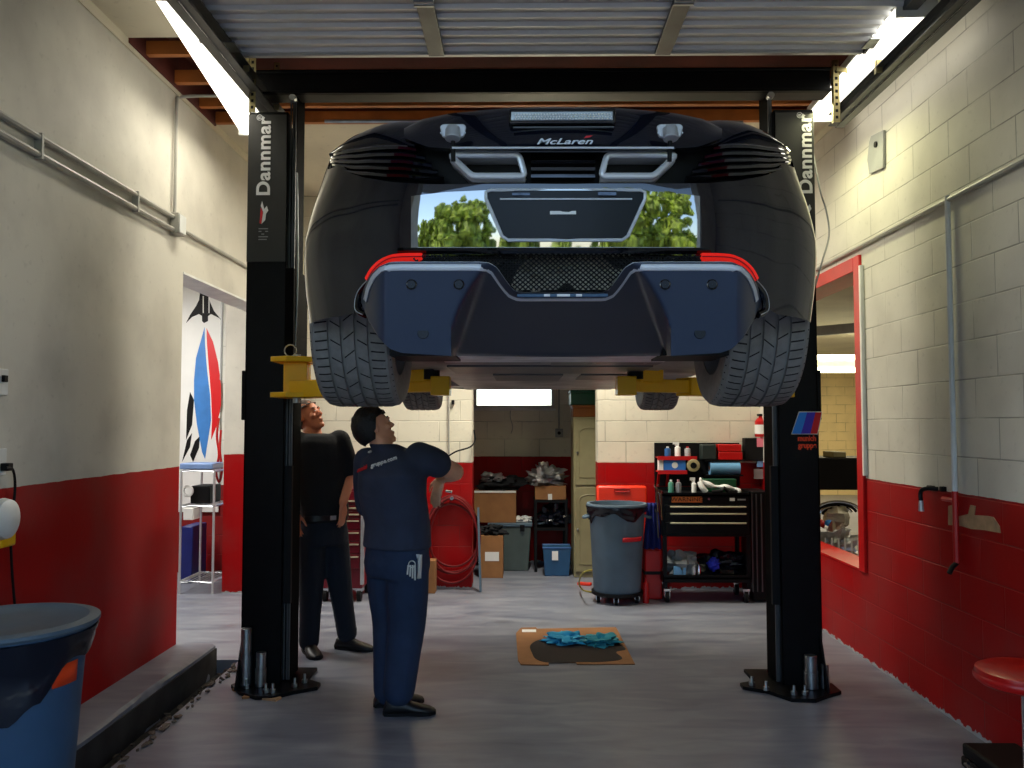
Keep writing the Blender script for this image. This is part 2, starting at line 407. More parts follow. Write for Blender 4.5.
for a in ((wx0, wx1, wz0, wz0+t), (wx0, wx1, wz0+.59, wz0+.62), (wx0, wx0+t, wz0, wz0+.62), (wx1-t, wx1, wz0, wz0+.62)): f.box(a[0], a[1], YA-.02, YA+.06, a[2], a[3])
f.box(wx0-.02, wx1+.02, YA-.05, YA, wz0-.03, wz0)
f.build('window_frame', M['white'], wf, bevel=.003)
M['pane'] = mat('frosted_glass', (.95,.97,1,1), .12, trans=1, var=0)
MB().box(wx0+t, wx1-t, YA+.02, YA+.026, wz0+t, wz0+.59).build('pane', M['pane'], wf)
# front wall with the big door opening
OX0, OX1, OZ = -1.84, 1.86, 3.56
w = MB(); w.box(XL-4, OX0, .8, 1.0, -.1, 5); w.box(OX1, XR+4, .8, 1.0, -.1, 5); w.box(OX0, OX1, .8, 1.0, OZ, 5)
struct(w, 'wall_front', M['white'])
struct(MB().box(XL-1, XR+1, -1.9, .8, 3.72, 3.86), 'roof_added_canopy', M['white'])  # unseen canopy, added to cut the daylight on near walls and floor
# ceiling with the cut-out
HY0, HY1 = 4.78, 6.16
w = MB(); w.box(XL, XR, 1.0, HY0, ZC, ZC+.03); w.box(XL, XR, HY1, YB, ZC, ZC+.03); w.box(ax0, ax1, YB+.2, YA, 3.2, 3.25)
struct(w, 'ceiling', M['ceil'])
w = MB()
for i in range(2): w.box(XL+.002, XL+.02 if 0 else XL+.012, 1.0, YB, ZC-.06, ZC) if i == 0 else w.box(XR-.012, XR-.002, 1.0, YB, ZC-.06, ZC)
struct(w, 'trim_ceiling', M['ceil'])
for i, y in enumerate([4.62, 4.98, 5.40, 5.82, 6.14, 6.55, 7.0, 7.5, 4.2, 3.7]):
    tag(MB().box(XL, XR, y, y+.045, ZC+.035 if not HY0 < y < HY1 else ZC-.01, ZC+.075).build('ceiling_joist', M['wood']), 'timber joist crossing above the hole cut in the ceiling', 'joist', 'timber ceiling joists', 'structure')
q = MB()
for b_ in ((XL+.001, XL+.025, HY0, HY1), (XR-.025, XR-.001, HY0, HY1), (XL, XR, HY0-.02, HY0), (XL, XR, HY1, HY1+.02)): q.box(*b_, ZC+.031 if b_[3]-b_[2] < .1 else ZC-.03, ZC+.23)
struct(q, 'trim_hole', M['deckw'])
struct(MB().box(XL-.2, XR+.2, .8, YB+.2, ZC+.23, ZC+.3), 'roof_deck', M['deckw'])
struct(MB().box(XL-4.4, XR+8.4, .8, 19.2, 4.5, 4.6), 'roof_slab', M['white'])
# left side bay
w = MB(); w.box(-5.6, XL-.52, 9.0, 9.2, -.1, 4.5); w.box(-5.8, -5.6, 3, 9.2, -.1, 4.5); w.box(-5.6, XL-.2, 3.2, 3.4, -.1, 4.5)
M['wside'] = wall_mat('paint_side_bay', .95, 'x', True, srgb(232,230,220), srgb(140,20,24), mortar=.3)
struct(w, 'wall_side_bay', M['wside'])
struct(MB().box(-5.8, XL-.2, 3.2, 9.2, 3.4, 3.5), 'ceiling_side_bay', M['ceil'])
struct(MB().box(-5.8, -1.93-.4, 3.2, 5.72, -.12, -.001), 'floor_side_bay_front', M['floor'])
# right side bay
w = MB(); w.box(XR+.2, 10.4, 19.0, 19.2, -.1, 4.5); w.box(10.4, 10.6, 3, 19.2, -.1, 4.5); w.box(XR+.2, 10.4, 3.0, 3.2, -.1, 4.5); w.box(XR, XR+.2, 8.25, 19.0, -.1, 4.5)
M['wfar'] = wall_mat('paint_far_bay', None, 'x', True, srgb(236,214,160), chip=False, mortar=.8)
struct(w, 'wall_far_bay', M['wfar'])
struct(MB().box(XR+.2, 10.4, 3.0, 19.0, 3.05, 3.15), 'ceiling_far_bay', M['ceil'])
# red casing of the opening in the right wall
c = MB(); c.box(XR-.02, XR+.22, YO0-.10, YO0, ZO0-.0, ZO1+.10); c.box(XR-.02, XR+.22, YO0, YO1, ZO1-.0, ZO1+.10); c.box(XR-.02, XR+.22, YO1, YO1+.08, ZO0, ZO1+.1)
struct(c, 'trim_opening', M['redp'], bevel=.004)
struct(MB().box(XR-.006, XR+.21, YO0, YO1, ZO0-.004, ZO0+.01), 'trim_sill', M['redp'])
struct(MB().box(XR-.025, XR-.001, YO0-.135, YO0-.108, 1.26, ZO1+.02), 'trim_casing_batten', M['white'])
struct(MB().box(XL-.21, XL+.005, YD0-.002, YD1, ZD-.012, ZD+.004), 'trim_header', M['white'])
# ------------------------------------------------------------------ outdoors, seen in the car's gloss
def tree(x, y, h, r, seed, label):
    t = thing('street_tree', label, 'tree', (x, y, 0), 'trees across the street' if y < 0 else None)
    rnd = random.Random(seed)
    b = MB(); b.tube([(x, y, -.05), (x+.1, y, h*.3), (x-.1, y, h*.62)], [.22, .16, .08], 8)
    b.build('trunk', M['bark'], t)
    l = MB()
    for i in range(150):
        a = rnd.uniform(0, 2*pi); q = rnd.uniform(0, 1)**.5*r; zz = h*rnd.uniform(.25, .97)
        rr = r*rnd.uniform(.09, .19)*(1.15-.5*(zz/h))
        l.ball((x+q*cos(a)*(1.1-zz/h*.5), y+q*sin(a)*.8, zz), (rr, rr, rr*.8), 9, 7, 1.2, 4.2, seed=i+seed*31, smooth=False)
    l.build('leaves', M['leaf'], t)
for i, (x, y, h, r, lb) in enumerate([(-10.5, -20, 6.4, 4.4, 'broad green tree across the street, opposite the left side of the bay door'), (-17.5, -22, 5.6, 4.4, 'smaller green tree across the street, farthest to the left'),
        (-4.5, -27, 4.2, 3.8, 'low green tree across the street, opposite the middle of the bay door'), (7.2, -18, 6.8, 4.4, 'tall dense tree across the street, opposite the right side of the bay door'),
        (13.5, -20, 7.6, 4.0, 'tallest tree across the street, farthest to the right'), (1.8, -29, 3.2, 2.8, 'low tree across the street beside the tall dense one')]):
    tree(x, y, h, r, i, lb)
tree(3.6, 19, 6.5, 2.6, 9, 'green tree behind the building, seen through the small alcove window')
struct(MB().box(-45, 45, -40, -39.6, -.1, 2.2), 'ground_wall', M['white'])
tag(MB().box(-18, -6, -14.5, -8.5, -.02, .0).build('parking_apron', M['asph']), 'pale concrete parking apron across the street', 'apron', kind='structure')
# ------------------------------------------------------------------ world + sun
sc = bpy.context.scene
w = bpy.data.worlds.new('world'); sc.world = w; w.use_nodes = True
nt = w.node_tree; sk = nt.nodes.new('ShaderNodeTexSky'); sk.sky_type = 'NISHITA'; sk.sun_disc = False
sk.sun_elevation = radians(52); sk.sun_rotation = radians(250); sk.air_density = 1.0; sk.dust_density = .4; sk.ozone_density = 3.0
nt.links.new(sk.outputs[0], nt.nodes['Background'].inputs['Color']); nt.nodes['Background'].inputs['Strength'].default_value = WORLD
sl = bpy.data.lights.new('sun', 'SUN'); sl.energy = SUN; sl.angle = radians(.6); sl.color = (1, .96, .88)
so = bpy.data.objects.new('sun', sl); C.objects.link(so)
so.rotation_euler = V((.6, -.55, -1.3)).to_track_quat('-Z', 'Y').to_euler()
def portal(name, loc, sx, sy, rot):
    l = bpy.data.lights.new(name, 'AREA'); l.shape = 'RECTANGLE'; l.size = sx; l.size_y = sy
    o = bpy.data.objects.new(name, l); C.objects.link(o); o.location = loc; o.rotation_euler = rot
    l.cycles.is_portal = True
portal('door_daylight_portal', ((OX0+OX1)/2, .82, OZ/2), OX1-OX0, OZ, (pi/2, 0, 0))
portal('window_daylight_portal', ((wx0+wx1)/2, YA+.15, wz0+.31), wx1-wx0, .6, (-pi/2, 0, 0))
def area(name, loc, sx, sy, e, col, rot=(0,0,0)):
    l = bpy.data.lights.new(name, 'AREA'); l.shape = 'RECTANGLE'; l.size = sx; l.size_y = sy; l.energy = e; l.color = col
    o = bpy.data.objects.new(name, l); C.objects.link(o); o.location = loc; o.rotation_euler = rot
    return o
# fluorescent fittings
def fitting(name, label, x, y0, y1, z, wd, grp='long fluorescent fittings beside the lift', m='tubeR', ax='y', p0=None, p1=None):
    if ax == 'y':
        t = thing(name, label, 'light', (x, (y0+y1)/2, z), grp)
        P0 = V((x, y0, z)) if p0 is None else V(p0); P1 = V((x, y1, z)) if p1 is None else V(p1)
        t.location = (P0+P1)/2; ORG[t.name] = (P0+P1)/2; d = (P1-P0).normalized(); s_ = d.cross(V((0,0,1))).normalized(); u_ = s_.cross(d)
        MB().bar(P0+u_*.045, P1+u_*.045, wd, .05).build('housing', M['white'], t, bevel=.006)
        MB().loft([[q+s_*(a*wd)+u_*b for a, b in ((-.46,.02),(-.44,-.015),(-.30,-.035),(.30,-.035),(.44,-.015),(.46,.02))] for q in (P0+d*.02, P1-d*.02)], smooth=False).build('diffuser', M[m], t)
        for q in (P0, P1-d*.02): MB().bar(q-u_*.008, q+d*.02-u_*.008, wd, .062).build('end_cap', M['white'], t)
        for k in (.15, .85): q = P0.lerp(P1, k)+u_*.07; MB().cyl(q, (q.x, q.y, ZC+.02 if z > 3.3 else z+.2), .004, seg=6).build('hanger_rod', M['steel'], t)
    else:
        t = thing(name, label, 'light', ((y0+y1)/2, x, z), grp)
        MB().box(y0, y1, x-.03, x+.12, z-.05, z+.05).build('housing', M['white'], t)
        for s in (-1, 1): MB().cyl((y0+.05, x-.05, z+s*.10), (y1-.05, x-.05, z+s*.10), .042, seg=10).build('tube', M[m], t)
    return t
fitting('ceiling_light', 'long lit fluorescent fitting beside the left lift post and door track', -1.95, 4.0, 5.95, 3.72, .21, p0=at(170, -8, 4.15), p1=at(254, 131, 5.9))
fitting('ceiling_light', 'long lit fluorescent fitting beside the right lift post and door track', 1.93, 4.1, 5.75, 3.62, .21, p0=at(918, 8, 4.15), p1=at(822, 117, 5.75))
area('lamp_left_strip', (-1.88, 5.5, 3.66), .16, 1.1, L_STRIP, (1, .93, .76))
area('lamp_right_strip', (1.90, 5.45, 3.56), .16, 0.9, L_STRIP, (1, .98, .56))
t = fitting('ceiling_light', 'fluorescent fitting over the back of the bay, hidden behind the raised car', .15, 6.75, 7.9, 3.72, .22, None)
area('lamp_back', (.15, 7.3, 3.68), .25, 1.1, L_BACK, (1, .94, .80))
fitting('ceiling_light', 'side bay fluorescent fitting beyond the left doorway', -3.9, 6.4, 7.9, 3.2, .22, None)
area('lamp_side_bay', (-3.9, 7.1, 3.15), .3, 1.4, L_SIDE, (1, .97, .92))
fy = 13.0; p0 = at(815, 364, fy)
fitting('ceiling_light', 'yellowish twin tube fitting hung across the far bay, seen through the red opening', fy, p0.x-.3, p0.x+1.4, p0.z, .3, None, 'tubeY', 'x')
area('lamp_far_bay_front', (5.0, 8.0, 3.0), 1.5, 1.5, L_FAR*.4, (1, .88, .66))
area('lamp_far_bay', (6.0, 15.0, 3.0), 2.5, 3.5, L_FAR*1.8, (1, .86, .58))
# ------------------------------------------------------------------ overhead door
DZ = at(560, 50, 4.66).z; DX0, DX1, DYE = at(240, 50, 4.66).x, at(862, 50, 4.66).x, 4.66
t = thing('overhead_door', 'grey corrugated sectional garage door rolled open overhead', 'garage door', ((DX0+DX1)/2, 2.9, DZ))
sec = 0
y = 1.15
ys = []
while y < DYE-.05:
    ys.append(y); y += .585
for i, y0 in enumerate(ys):
    y1 = min(y0+.58, DYE); prof = []
    n = 6; stp = (y1-y0)/n
    for j in range(n):
        a = y0+j*stp; prof += [(a, 0), (a+stp*.62, .004), (a+stp*.74, -.016), (a+stp*.92, -.016)]
    prof.append((y1, 0))
    m = MB(); lo = [(DX0, p[0], DZ+p[1]) for p in prof]; hi = [(DX1, p[0], DZ+p[1]) for p in prof]
    m.loft([lo, hi], False, False, smooth=False); m.box(DX0, DX1, y0, y1, DZ+.012, DZ+.045)
    m.build('door_section', M['door'], t)
m = MB(); m.box(DX0, DX1, DYE-.012, DYE+.018, DZ-.03, DZ+.04)
m.build('bottom_rail', M['silver'], t)
for px in (437, 662):
    x = at(px, 50, DYE).x
    MB().box(x-.045, x+.045, 1.15, DYE-.015, DZ-.042, DZ-.016).build('stile', M['track'], t, bevel=.003)
    h = MB(); yy = at(px, 4, 4.1).y
    h.box(x-.05, x+.05, 4.0, 4.05, DZ-.06, DZ-.04); h.cyl((x-.05, 4.025, DZ-.055), (x+.05, 4.025, DZ-.055), .012, seg=10); h.build('hinge', M['steel'], t)
for s, x in ((-1, DX0), (1, DX1)):
    MB().box(min(x, x+s*.075), max(x, x+s*.075), 1.15, DYE, DZ-.035, DZ+.03).build('end_stile', M['track'], t, bevel=.003)
    for yy in (DYE-.16, DYE-.75):
        b = MB(); b.box(min(x-s*.04, x+s*.10), max(x-s*.04, x+s*.10), yy-.05, yy+.07, DZ-.045, DZ-.037); b.box(x+s*.09-.004, x+s*.09+.004, yy-.05, yy+.07, DZ-.045, DZ+.04)
        b.cyl((x-s*.0, yy, DZ), (x+s*.17, yy, DZ), .007, seg=8); b.cyl((x+s*.14, yy, DZ), (x+s*.17, yy, DZ), .024, seg=14)
        b.build('roller_bracket', M['steel'], t)
for s, x, z, y1, lb in ((-1, -1.62, 3.68, 5.55, 'dark steel door track running back beside the left light fitting'), (1, 2.06, 3.63, 5.45, 'dark steel door track running back beside the right light fitting')):
    t = thing('door_track', lb, 'track', (x, 3, z), 'garage door tracks')
    m = MB(); m.loft([[(x+s*a, yy, z+b) for a, b in ((-.02, .04), (-.02, .036), (.026, .036), (.026, -.036), (-.02, -.036), (-.02, -.04), (.03, -.04), (.03, .04))] for yy in (1.2, y1)], smooth=False)
    m.box(x+s*.03-.003, x+s*.03+.05 if s > 0 else x+s*.03+.003, 1.2, y1, z-.05, z-.044) if s > 0 else m.box(x-.08, x-.027, 1.2, y1, z-.05, z-.044)
    m.build('rail', M['track'], t)
    for yy in (4.75 if s < 0 else 4.7, 5.35):
        a = MB(); zt = ZC+.1
        a.box(x-.018, x+.018, yy, yy+.003, z+.0, zt); a.box(x-.018, x-.015, yy, yy+.03, z, zt)
        k = z+.04
        a.build('hanger', M['chain'], t)
        hl = MB(); k = z+.05
        while k < zt-.02:
            hl.cyl((x, yy-.002, k), (x, yy+.001, k), .007, seg=8); k += .035
        hl.build('punched_slot', M['blackm'], t)
    MB().tube([(x+s*.03, 3.3, z+.1), (x+s*.05, 3.4, z+.05), (x+s*.07, 3.5, z-.02), (x+s*.03, 3.55, z-.03)], .008, 8).build('hook', M['steel'], t)
# perforated angle braces in front of the posts
for px, py0, py1, lb in ((253, 48, 112, 'punched zinc angle strap hanging by the left lift post'), (836, 66, 122, 'punched zinc angle strap hanging by the right lift post')):
    a = at(px, py0, 4.95); b = at(px, py1, 4.95)
    t = thing('angle_strap', lb, 'bracket', (a.x, a.y, b.z), 'punched angle straps')
    MB().box(a.x-.02, a.x+.02, a.y, a.y+.003, b.z, a.z).box(a.x-.02, a.x-.017, a.y, a.y+.03, b.z, a.z).build('strap', M['chain'], t)
    h = MB(); z = b.z+.03
    while z < a.z-.02: h.box(a.x-.008, a.x+.008, a.y-.001, a.y+.001, z-.009, z+.009); z += .04
    h.build('slot', M['blackm'], t)
    MB().bar((a.x, a.y-.01, a.z-.02), (a.x+(.16 if px < 500 else .14), a.y-.01, a.z-.05), .004, .03).build('brace', M['chain'], t)
# ------------------------------------------------------------------ two-post lift
YP = 5.14
def fx(px, y=YP, py=500): return at(px, py, y).x
lift = thing('two_post_lift', 'black two-post car lift with yellow arms standing on the grey floor', 'car lift', (.07, YP, 0))
zb = at(560, 92, YP).z; zt = at(560, 68, YP).z
m = MB(); 
for q in ((YP+.02, YP+.16, zb, zt), (YP, YP+.02, zt-.02, zt), (YP, YP+.02, zb, zb+.02)): m.box(fx(243)-.03, fx(820)+.12, *q)
m.build('overhead_beam', M['black'], lift, bevel=.004)
m = MB(); m.cyl((-1.3, YP+.22, zb-.10), (1.45, YP+.22, zb-.12), .012, seg=8); m.build('shutoff_bar', M['steel'], lift)
for s in (-1, 1):
    X0 = fx(243) if s < 0 else fx(820)      # outer edge
    X1 = fx(283) if s < 0 else fx(780)      # inner edge of the face flange
    X2 = fx(290) if s < 0 else fx(776)      # inner edge of rear flange/carriage
    ztop = at(270, 112, YP).z
    def bx(m, a, b, *r): return m.box(min(a, b), max(a, b), *r)
    m = MB()
    bx(m, X0, X1, YP, YP+.012, .02, ztop)                       # face flange
    bx(m, X0, X0-s*.012, YP, YP+.30, .02, ztop)                 # web
    bx(m, X0, X1, YP+.29, YP+.30, .02, ztop)
    bx(m, X1, X1+s*.008, YP, YP+.05, .02, ztop); bx(m, X1, X1+s*.008, YP+.25, YP+.30, .02, ztop)
    m.build('column', M['black'], lift, bevel=.003)
    m = MB(); bx(m, X1-s*.01, X2, YP+.055, YP+.245, .03, zb+.04)
    m.build('inner_mast', M['mast'], lift, bevel=.01)
    m = MB()
    for q in (.12, .52, .82): xx = X1+(X2-X1)*q; m.box(xx-.004, xx+.004, YP+.045, YP+.056, .03, zb)
    m.build('guide_rail', M['track'], lift)
    m = MB(); bx(m, X1+s*.02, X1-s*.045, YP+.03, YP+.06, .5, 1.35); m.build('hydraulic_cylinder', M['steel'] if 0 else M['blackm'], lift)
    # upper label cover
    zl0 = at(270, 262, YP).z; zl1 = at(270, 115, YP).z
    m = MB(); bx(m, X0+s*.0, X1+s*.005, YP-.008, YP+.0, zl0, zl1); lb = m.build('label_panel', M['label'], lift, bevel=.002)
    xc = fx(265, py=150) if s < 0 else fx(805, py=150)
    tz0, tz1 = at(265, 194, YP).z, at(265, 120, YP).z
    tx = text('lettering', 'Dannmar', (xc, YP-.011, (tz0+tz1)/2), .118, M['txtw'], lb, (0,0,1), (-1,0,0), off=.0032, space=1.07, sx=(tz1-tz0)/.44)
    text('registered_mark', '®', (xc-.03, YP-.011, tz1+.012), .05, M['txtw'], lb, (0,0,1), (-1,0,0))
    zc = at(265, 211, YP).z
    m = MB(); m.prism([(xc-.012, YP-.0105, zc-.085), (xc+.012, YP-.0105, zc-.06), (xc+.016, YP-.0105, zc-.02), (xc+.03, YP-.0105, zc), (xc+.02, YP-.0105, zc+.03), (xc+.004, YP-.0105, zc+.01), (xc-.01, YP-.0105, zc+.06), (xc-.018, YP-.0105, zc+.03), (xc-.002, YP-.0105, zc-.01)], (0,-.001,0))
    m.build('logo', M['txtw'], lb)
    MB().prism([(xc-.024, YP-.0105, zc-.08), (xc-.013, YP-.0105, zc-.086), (xc-.004, YP-.0105, zc-.01), (xc-.018, YP-.0105, zc+.02)], (0,-.001,0)).build('logo_stripe', M['txtr'], lb)
    m = MB()
    for k, (a, b) in enumerate(((-.03, .03), (-.03, -.012), (.012, .03), (-.012, .006), (-.03, .03), (-.03, .022))):
        zz = zc-.115-k*.017+(0.017 if k > 2 else .017 if k == 2 else 0); m.box(xc+a, xc+b, YP-.0105, YP-.0095, zz-.003, zz+.003)
    m.build('fine_print', M['grey'], lb)
    # pulley box on top
    bx(MB(), 0, 0, 0, 0, 0, 0)
    m = MB(); xm = (X1+X2)/2; m.cyl((xm, YP+.01, zb-.02), (xm, YP+.05, zb-.02), .022, seg=14); m.build('pulley_bolt', M['steel'], lift)
    # lock release box
    bxm = MB(); zc0, zc1 = at(270, 420, YP).z, at(270, 370, YP).z
    bx(bxm, X0, X0+s*.035, YP+.04, YP+.22, zc0, zc1); bxm.build('lock_box', M['black'], lift, bevel=.006)
    # base plate with bolts and stacked adapters
    px0, px1 = (232, 320) if s < 0 else (742, 835)
    xa, xb = fx(px0, py=680), fx(px1, py=680)
    poly = [(xa, YP-.02), (xa+.10, YP-.16), (xa+.22, YP-.24), (xb-.22, YP-.24), (xb-.12, YP-.14), (xb, YP-.06), (xb, YP+.02), (xb-.1, YP+.1), (xb-.1, YP+.34), (xa+.08, YP+.34), (xa+.06, YP+.1)]
    if s > 0: poly = [(xa, YP-.02), (xa+.13, YP-.10), (xa+.22, YP-.24), (xa+.36, YP-.25), (xb-.10, YP-.17), (xb, YP-.1), (xb, YP+.05), (xb-.08, YP+.1), (xb-.08, YP+.34), (xa+.1, YP+.34), (xa+.1, YP+.1), (xa, YP+.05)]
    bp = MB().prism([(p[0], p[1], .0) for p in poly], (0,0,.022)).build('base_plate', M['black'], lift, bevel=.003)
    for (qx, qy) in ((xa+.12, YP-.09), (xb-.14, YP-.06), (xa+.26, YP-.17), (xb-.24, YP-.17), (xb-.10, YP+.02), (xa+.06, YP+.0)):
        b = MB(); b.cyl((qx, qy, .022), (qx, qy, .042), .019, seg=6); b.cyl((qx, qy, .042), (qx, qy, .075), .009, seg=8); b.build('anchor_bolt', M['steel'], bp)
    b = MB().prism([(X0-s*.01, YP-.005, .02), (X0-s*.01, YP-.14, .02), (X0-s*.01, YP-.005, .34)], (-s*.012, 0, 0)); b.build('gusset', M['black'], lift)
# power of the diagonal grease streak: cables on the left column
m = MB(); xs = fx(292); m.tube(smooth_pts([(xs, YP+.02, 3.2), (xs+.01, YP+.03, 2.6), (xs, YP+.03, 2.1)]), .006); m.build('cable', M['steel'], lift)
# height adapters standing on the base plates (stacked steel sleeves)
for px, pb, pt, r, lb in ((246, 668, 628, .036, 'taller galvanised lift adapter on the left base plate'), (261, 672, 652, .034, 'shorter galvanised lift adapter on the left base plate'),
                          (811, 686, 655, .042, 'wider galvanised lift adapter on the right base plate'), (825, 684, 664, .026, 'narrower galvanised lift adapter on the right base plate')):
    p = atz(px, pb-3, .022)
    p.y = min(p.y, YP-.05); p = at(px, pb-3, p.y); p.z = .023; zt_ = at(px, pt, p.y).z
    t = thing('lift_adapter', lb, 'adapter', p, 'steel lift adapters')
    MB().cyl(p, (p.x, p.y, p.z+(zt_-p.z)*.48), r, seg=20).build('lower_sleeve', M['steel'], t, bevel=.003)
    MB().cyl((p.x, p.y, p.z+(zt_-p.z)*.5), (p.x, p.y, zt_), r*.9, seg=20).lathe((p.x, p.y, 0), [(r, p.z+(zt_-p.z)*.48), (r, p.z+(zt_-p.z)*.52)], 20).build('upper_sleeve', M['steel'], t, bevel=.003)
# carriages and arms
ZA = at(430, 386, 4.5).z            # arm centre height
for s in (-1, 1):
    Xo = fx(283) if s < 0 else fx(780); Xi = fx(292) if s < 0 else fx(774)
    zc = ZA+.02
    m = MB(); m.box(min(Xo, Xi), max(Xo, Xi), YP-.02, YP+.32, zc-.06, zc+.75); m.build('carriage', M['mast'], lift, bevel=.006)
    rx = Xi+(.075 if s < 0 else -.09); ry = YP-.20
    # yoke: top & bottom plates with upright and pin
    y = MB(); z0, z1 = ZA-.02, ZA+.16
    pl = [(rx-.13, ry-.1), (rx-.02, ry-.16), (rx+.19, ry-.06), (rx+.19, ry+.10), (rx-.02, ry+.2), (rx-.13, ry+.12)]
    if s > 0: pl = [(2*rx-a, b) for a, b in pl]
    y.prism([(a, b, z1) for a, b in pl], (0,0,.03)); y.prism([(a, b, z0-.03) for a, b in pl], (0,0,.03))
    y.box(rx-.07, rx+.07, ry-.04, ry+.06, z0, z1)
    y.build('arm_yoke', M['yellow'], lift, bevel=.004)
    MB().cyl((rx, ry, z0-.06), (rx, ry, z1+.05), .022, seg=14).build('pivot_pin', M['steel'], lift)
    MB().tube([(rx-.03+.035*cos(q), ry-.04, z1+.07+.035*sin(q)) for q in [2*pi*k/16 for k in range(16)]], .004, 6, True).build('pull_ring', M['steel'], lift)
    ex, ey = (at(440, 385, 4.35).x, 4.4) if s < 0 else (at(627, 385, 4.35).x, 4.4)
    A = V((rx, ry-.0, ZA)); B = V((ex, ey, ZA)); d = (B-A).normalized()
    m = MB(); m.bar(A, A+(B-A)*.62, .13, .10); arm = m.build('arm', M['yellow'], lift, bevel=.005)
    m = MB(); m.bar(A+(B-A)*.45, B, .095, .07); m.box(ex-.05, ex+.05, ey-.06, ey+.06, ZA-.055, ZA+.045); m.build('arm_extension', M['yellow'], arm, bevel=.005)
    e2 = B - d*.16
    m = MB(); m.obox(e2+V((0, -.07, .055)), (.16, .012, .075), d); m.obox(e2+V((0, .05, .055)), (.16, .012, .075), d); m.obox(e2+V((-s*-.0, 0, .02)), (.16, .12, .012), d); m.build('pad_cradle', M['yellow'], arm, bevel=.003)
    m = MB(); m.cyl(B+V((-d.x*.06, .0, .03)), B+V((-d.x*.06, 0, .085)), .045, seg=18); m.cyl(B+V((-d.x*.06, 0, .085)), B+V((-d.x*.06, 0, .105)), .06, seg=18); m.build('pad', M['blackm'], arm)
    # forward arm
    B2 = V((s*-.0+(-.86 if s < 0 else 1.1), 6.1, ZA+.035)); A2 = V((rx, YP+.12, ZA+.035))
    m = MB(); m.bar(A2, B2, .11, .07); m.cyl(B2, B2+V((0,0,.07)), .05, seg=16); m.build('arm', M['yellow'], lift, bevel=.004)
# stickers on the right post
x0, z0 = at(792, 433, YP-.003), 0
def pt(px, py): p = at(px, py, YP-.004); return V((p.x, YP-.002, p.z))
dec = thing('post_decal', 'slanted striped blue violet and red sticker on the right lift post', 'sticker', pt(806, 433))
A0, A1, B0, B1 = pt(791.5, 434), pt(817.5, 434), pt(799, 412), pt(822, 412)
for i, (u0, u1, mm, nm) in enumerate(((0, .36, 'mlb', 'light_blue_stripe'), (.36, .72, 'mdb', 'violet_stripe'), (.72, 1, 'mr', 'red_stripe'))):
    MB().prism([A0.lerp(A1, u0), A0.lerp(A1, u1), B0.lerp(B1, u1), B0.lerp(B1, u0)], (0,-.003,0)).build(nm, M[mm], dec)
e = MB(); e.tube([p+V((0,-.002,0)) for p in (A0, A1, B1, B0)], .0035, 4, True); e.build('white_outline', M['txtw'], dec)
d2 = thing('post_lettering', 'two lines of orange lettering under the striped sticker on the right lift post', 'lettering', pt(808, 443))
text('upper_line', 'munich', pt(807, 438.5), .047, M['txto'], d2, off=.002, ext=.001, sx=.82)
text('lower_line', 'gruppe', pt(807.5, 445.5), .047, M['txto'], d2, off=.002, ext=.001, sx=.85)
# ------------------------------------------------------------------ left wall fittings
def wtube(name, pts, r, m, label, cat, group=None, seg=8):
    return tag(MB().tube(pts, r, seg).build(name, m), label, cat, group)
a, b = atx(-8, 108, XL+.03), atx(178, 214, XL+.03)
wtube('wall_conduit', [(XL+.022, 1.2, a.z+.0), (XL+.022, b.y, a.z)], .016, M['pipe'], 'upper of two long painted conduits on the cream left wall', 'conduit', 'painted conduits on the left wall')
wtube('wall_conduit', [(XL+.022, 1.2, a.z-.085), (XL+.022, b.y, a.z-.085)], .016, M['pipe'], 'lower of two long painted conduits on the cream left wall', 'conduit', 'painted conduits on the left wall')
wtube('wall_conduit', [(XL+.02, b.y, a.z-.05), (XL+.02, 8.0, a.z-.05)], .014, M['pipe'], 'single painted conduit running back from the junction box on the left wall', 'conduit', 'painted conduits on the left wall')
v = atx(172, 120, XL+.02)
wtube('wall_conduit', smooth_pts([(XL+.02, b.y-.03, a.z-.02), (XL+.02, b.y-.03, a.z+.4), (XL+.02, b.y-.03, ZC-.14), (XL+.02, b.y+.06, ZC-.05), (XL+.3, b.y+.12, ZC-.02)], 5), .011, M['pipe'], 'thin vertical conduit rising from the junction box to the ceiling', 'conduit', 'painted conduits on the left wall')
t = thing('junction_box', 'small painted junction box where the left wall conduits meet', 'junction box', (XL+.03, b.y, a.z-.04))
MB().box(XL+.001, XL+.06, b.y-.06, b.y+.06, a.z-.11, a.z+.03).build('body', M['pipe'], t, bevel=.005)
MB().box(XL+.06, XL+.066, b.y-.052, b.y+.052, a.z-.10, a.z+.02).build('cover', M['pipew'], t, bevel=.002)
for yy in (2.6, 3.9, 4.9):
    tag(MB().box(XL+.001, XL+.040, yy-.008, yy+.008, a.z-.106, a.z+.02).build('conduit_strap', M['pipe']), 'small metal strap holding the paired conduits to the left wall', 'strap', 'conduit straps')
p = atx(4, 382, XL+.02)
t = thing('wall_switch', 'white switch plate with a dark toggle high on the left wall', 'switch', p)
MB().box(XL+.001, XL+.016, p.y-.04, p.y+.04, p.z-.06, p.z+.06).build('plate', M['white'], t, bevel=.004)
MB().box(XL+.014, XL+.03, p.y-.012, p.y+.015, p.z+.0, p.z+.03).build('toggle', M['blackm'], t, bevel=.002)
p = atx(3, 462, XL+.02)
t = thing('wall_socket', 'white wall socket with a black plug above the red band', 'socket', p)
MB().box(XL+.001, XL+.012, p.y-.04, p.y+.04, p.z-.06, p.z+.06).build('plate', M['white'], t, bevel=.003)
MB().box(XL+.012, XL+.05, p.y-.01, p.y+.03, p.z-.04, p.z-.005).build('plug', M['blackm'], t, bevel=.004)
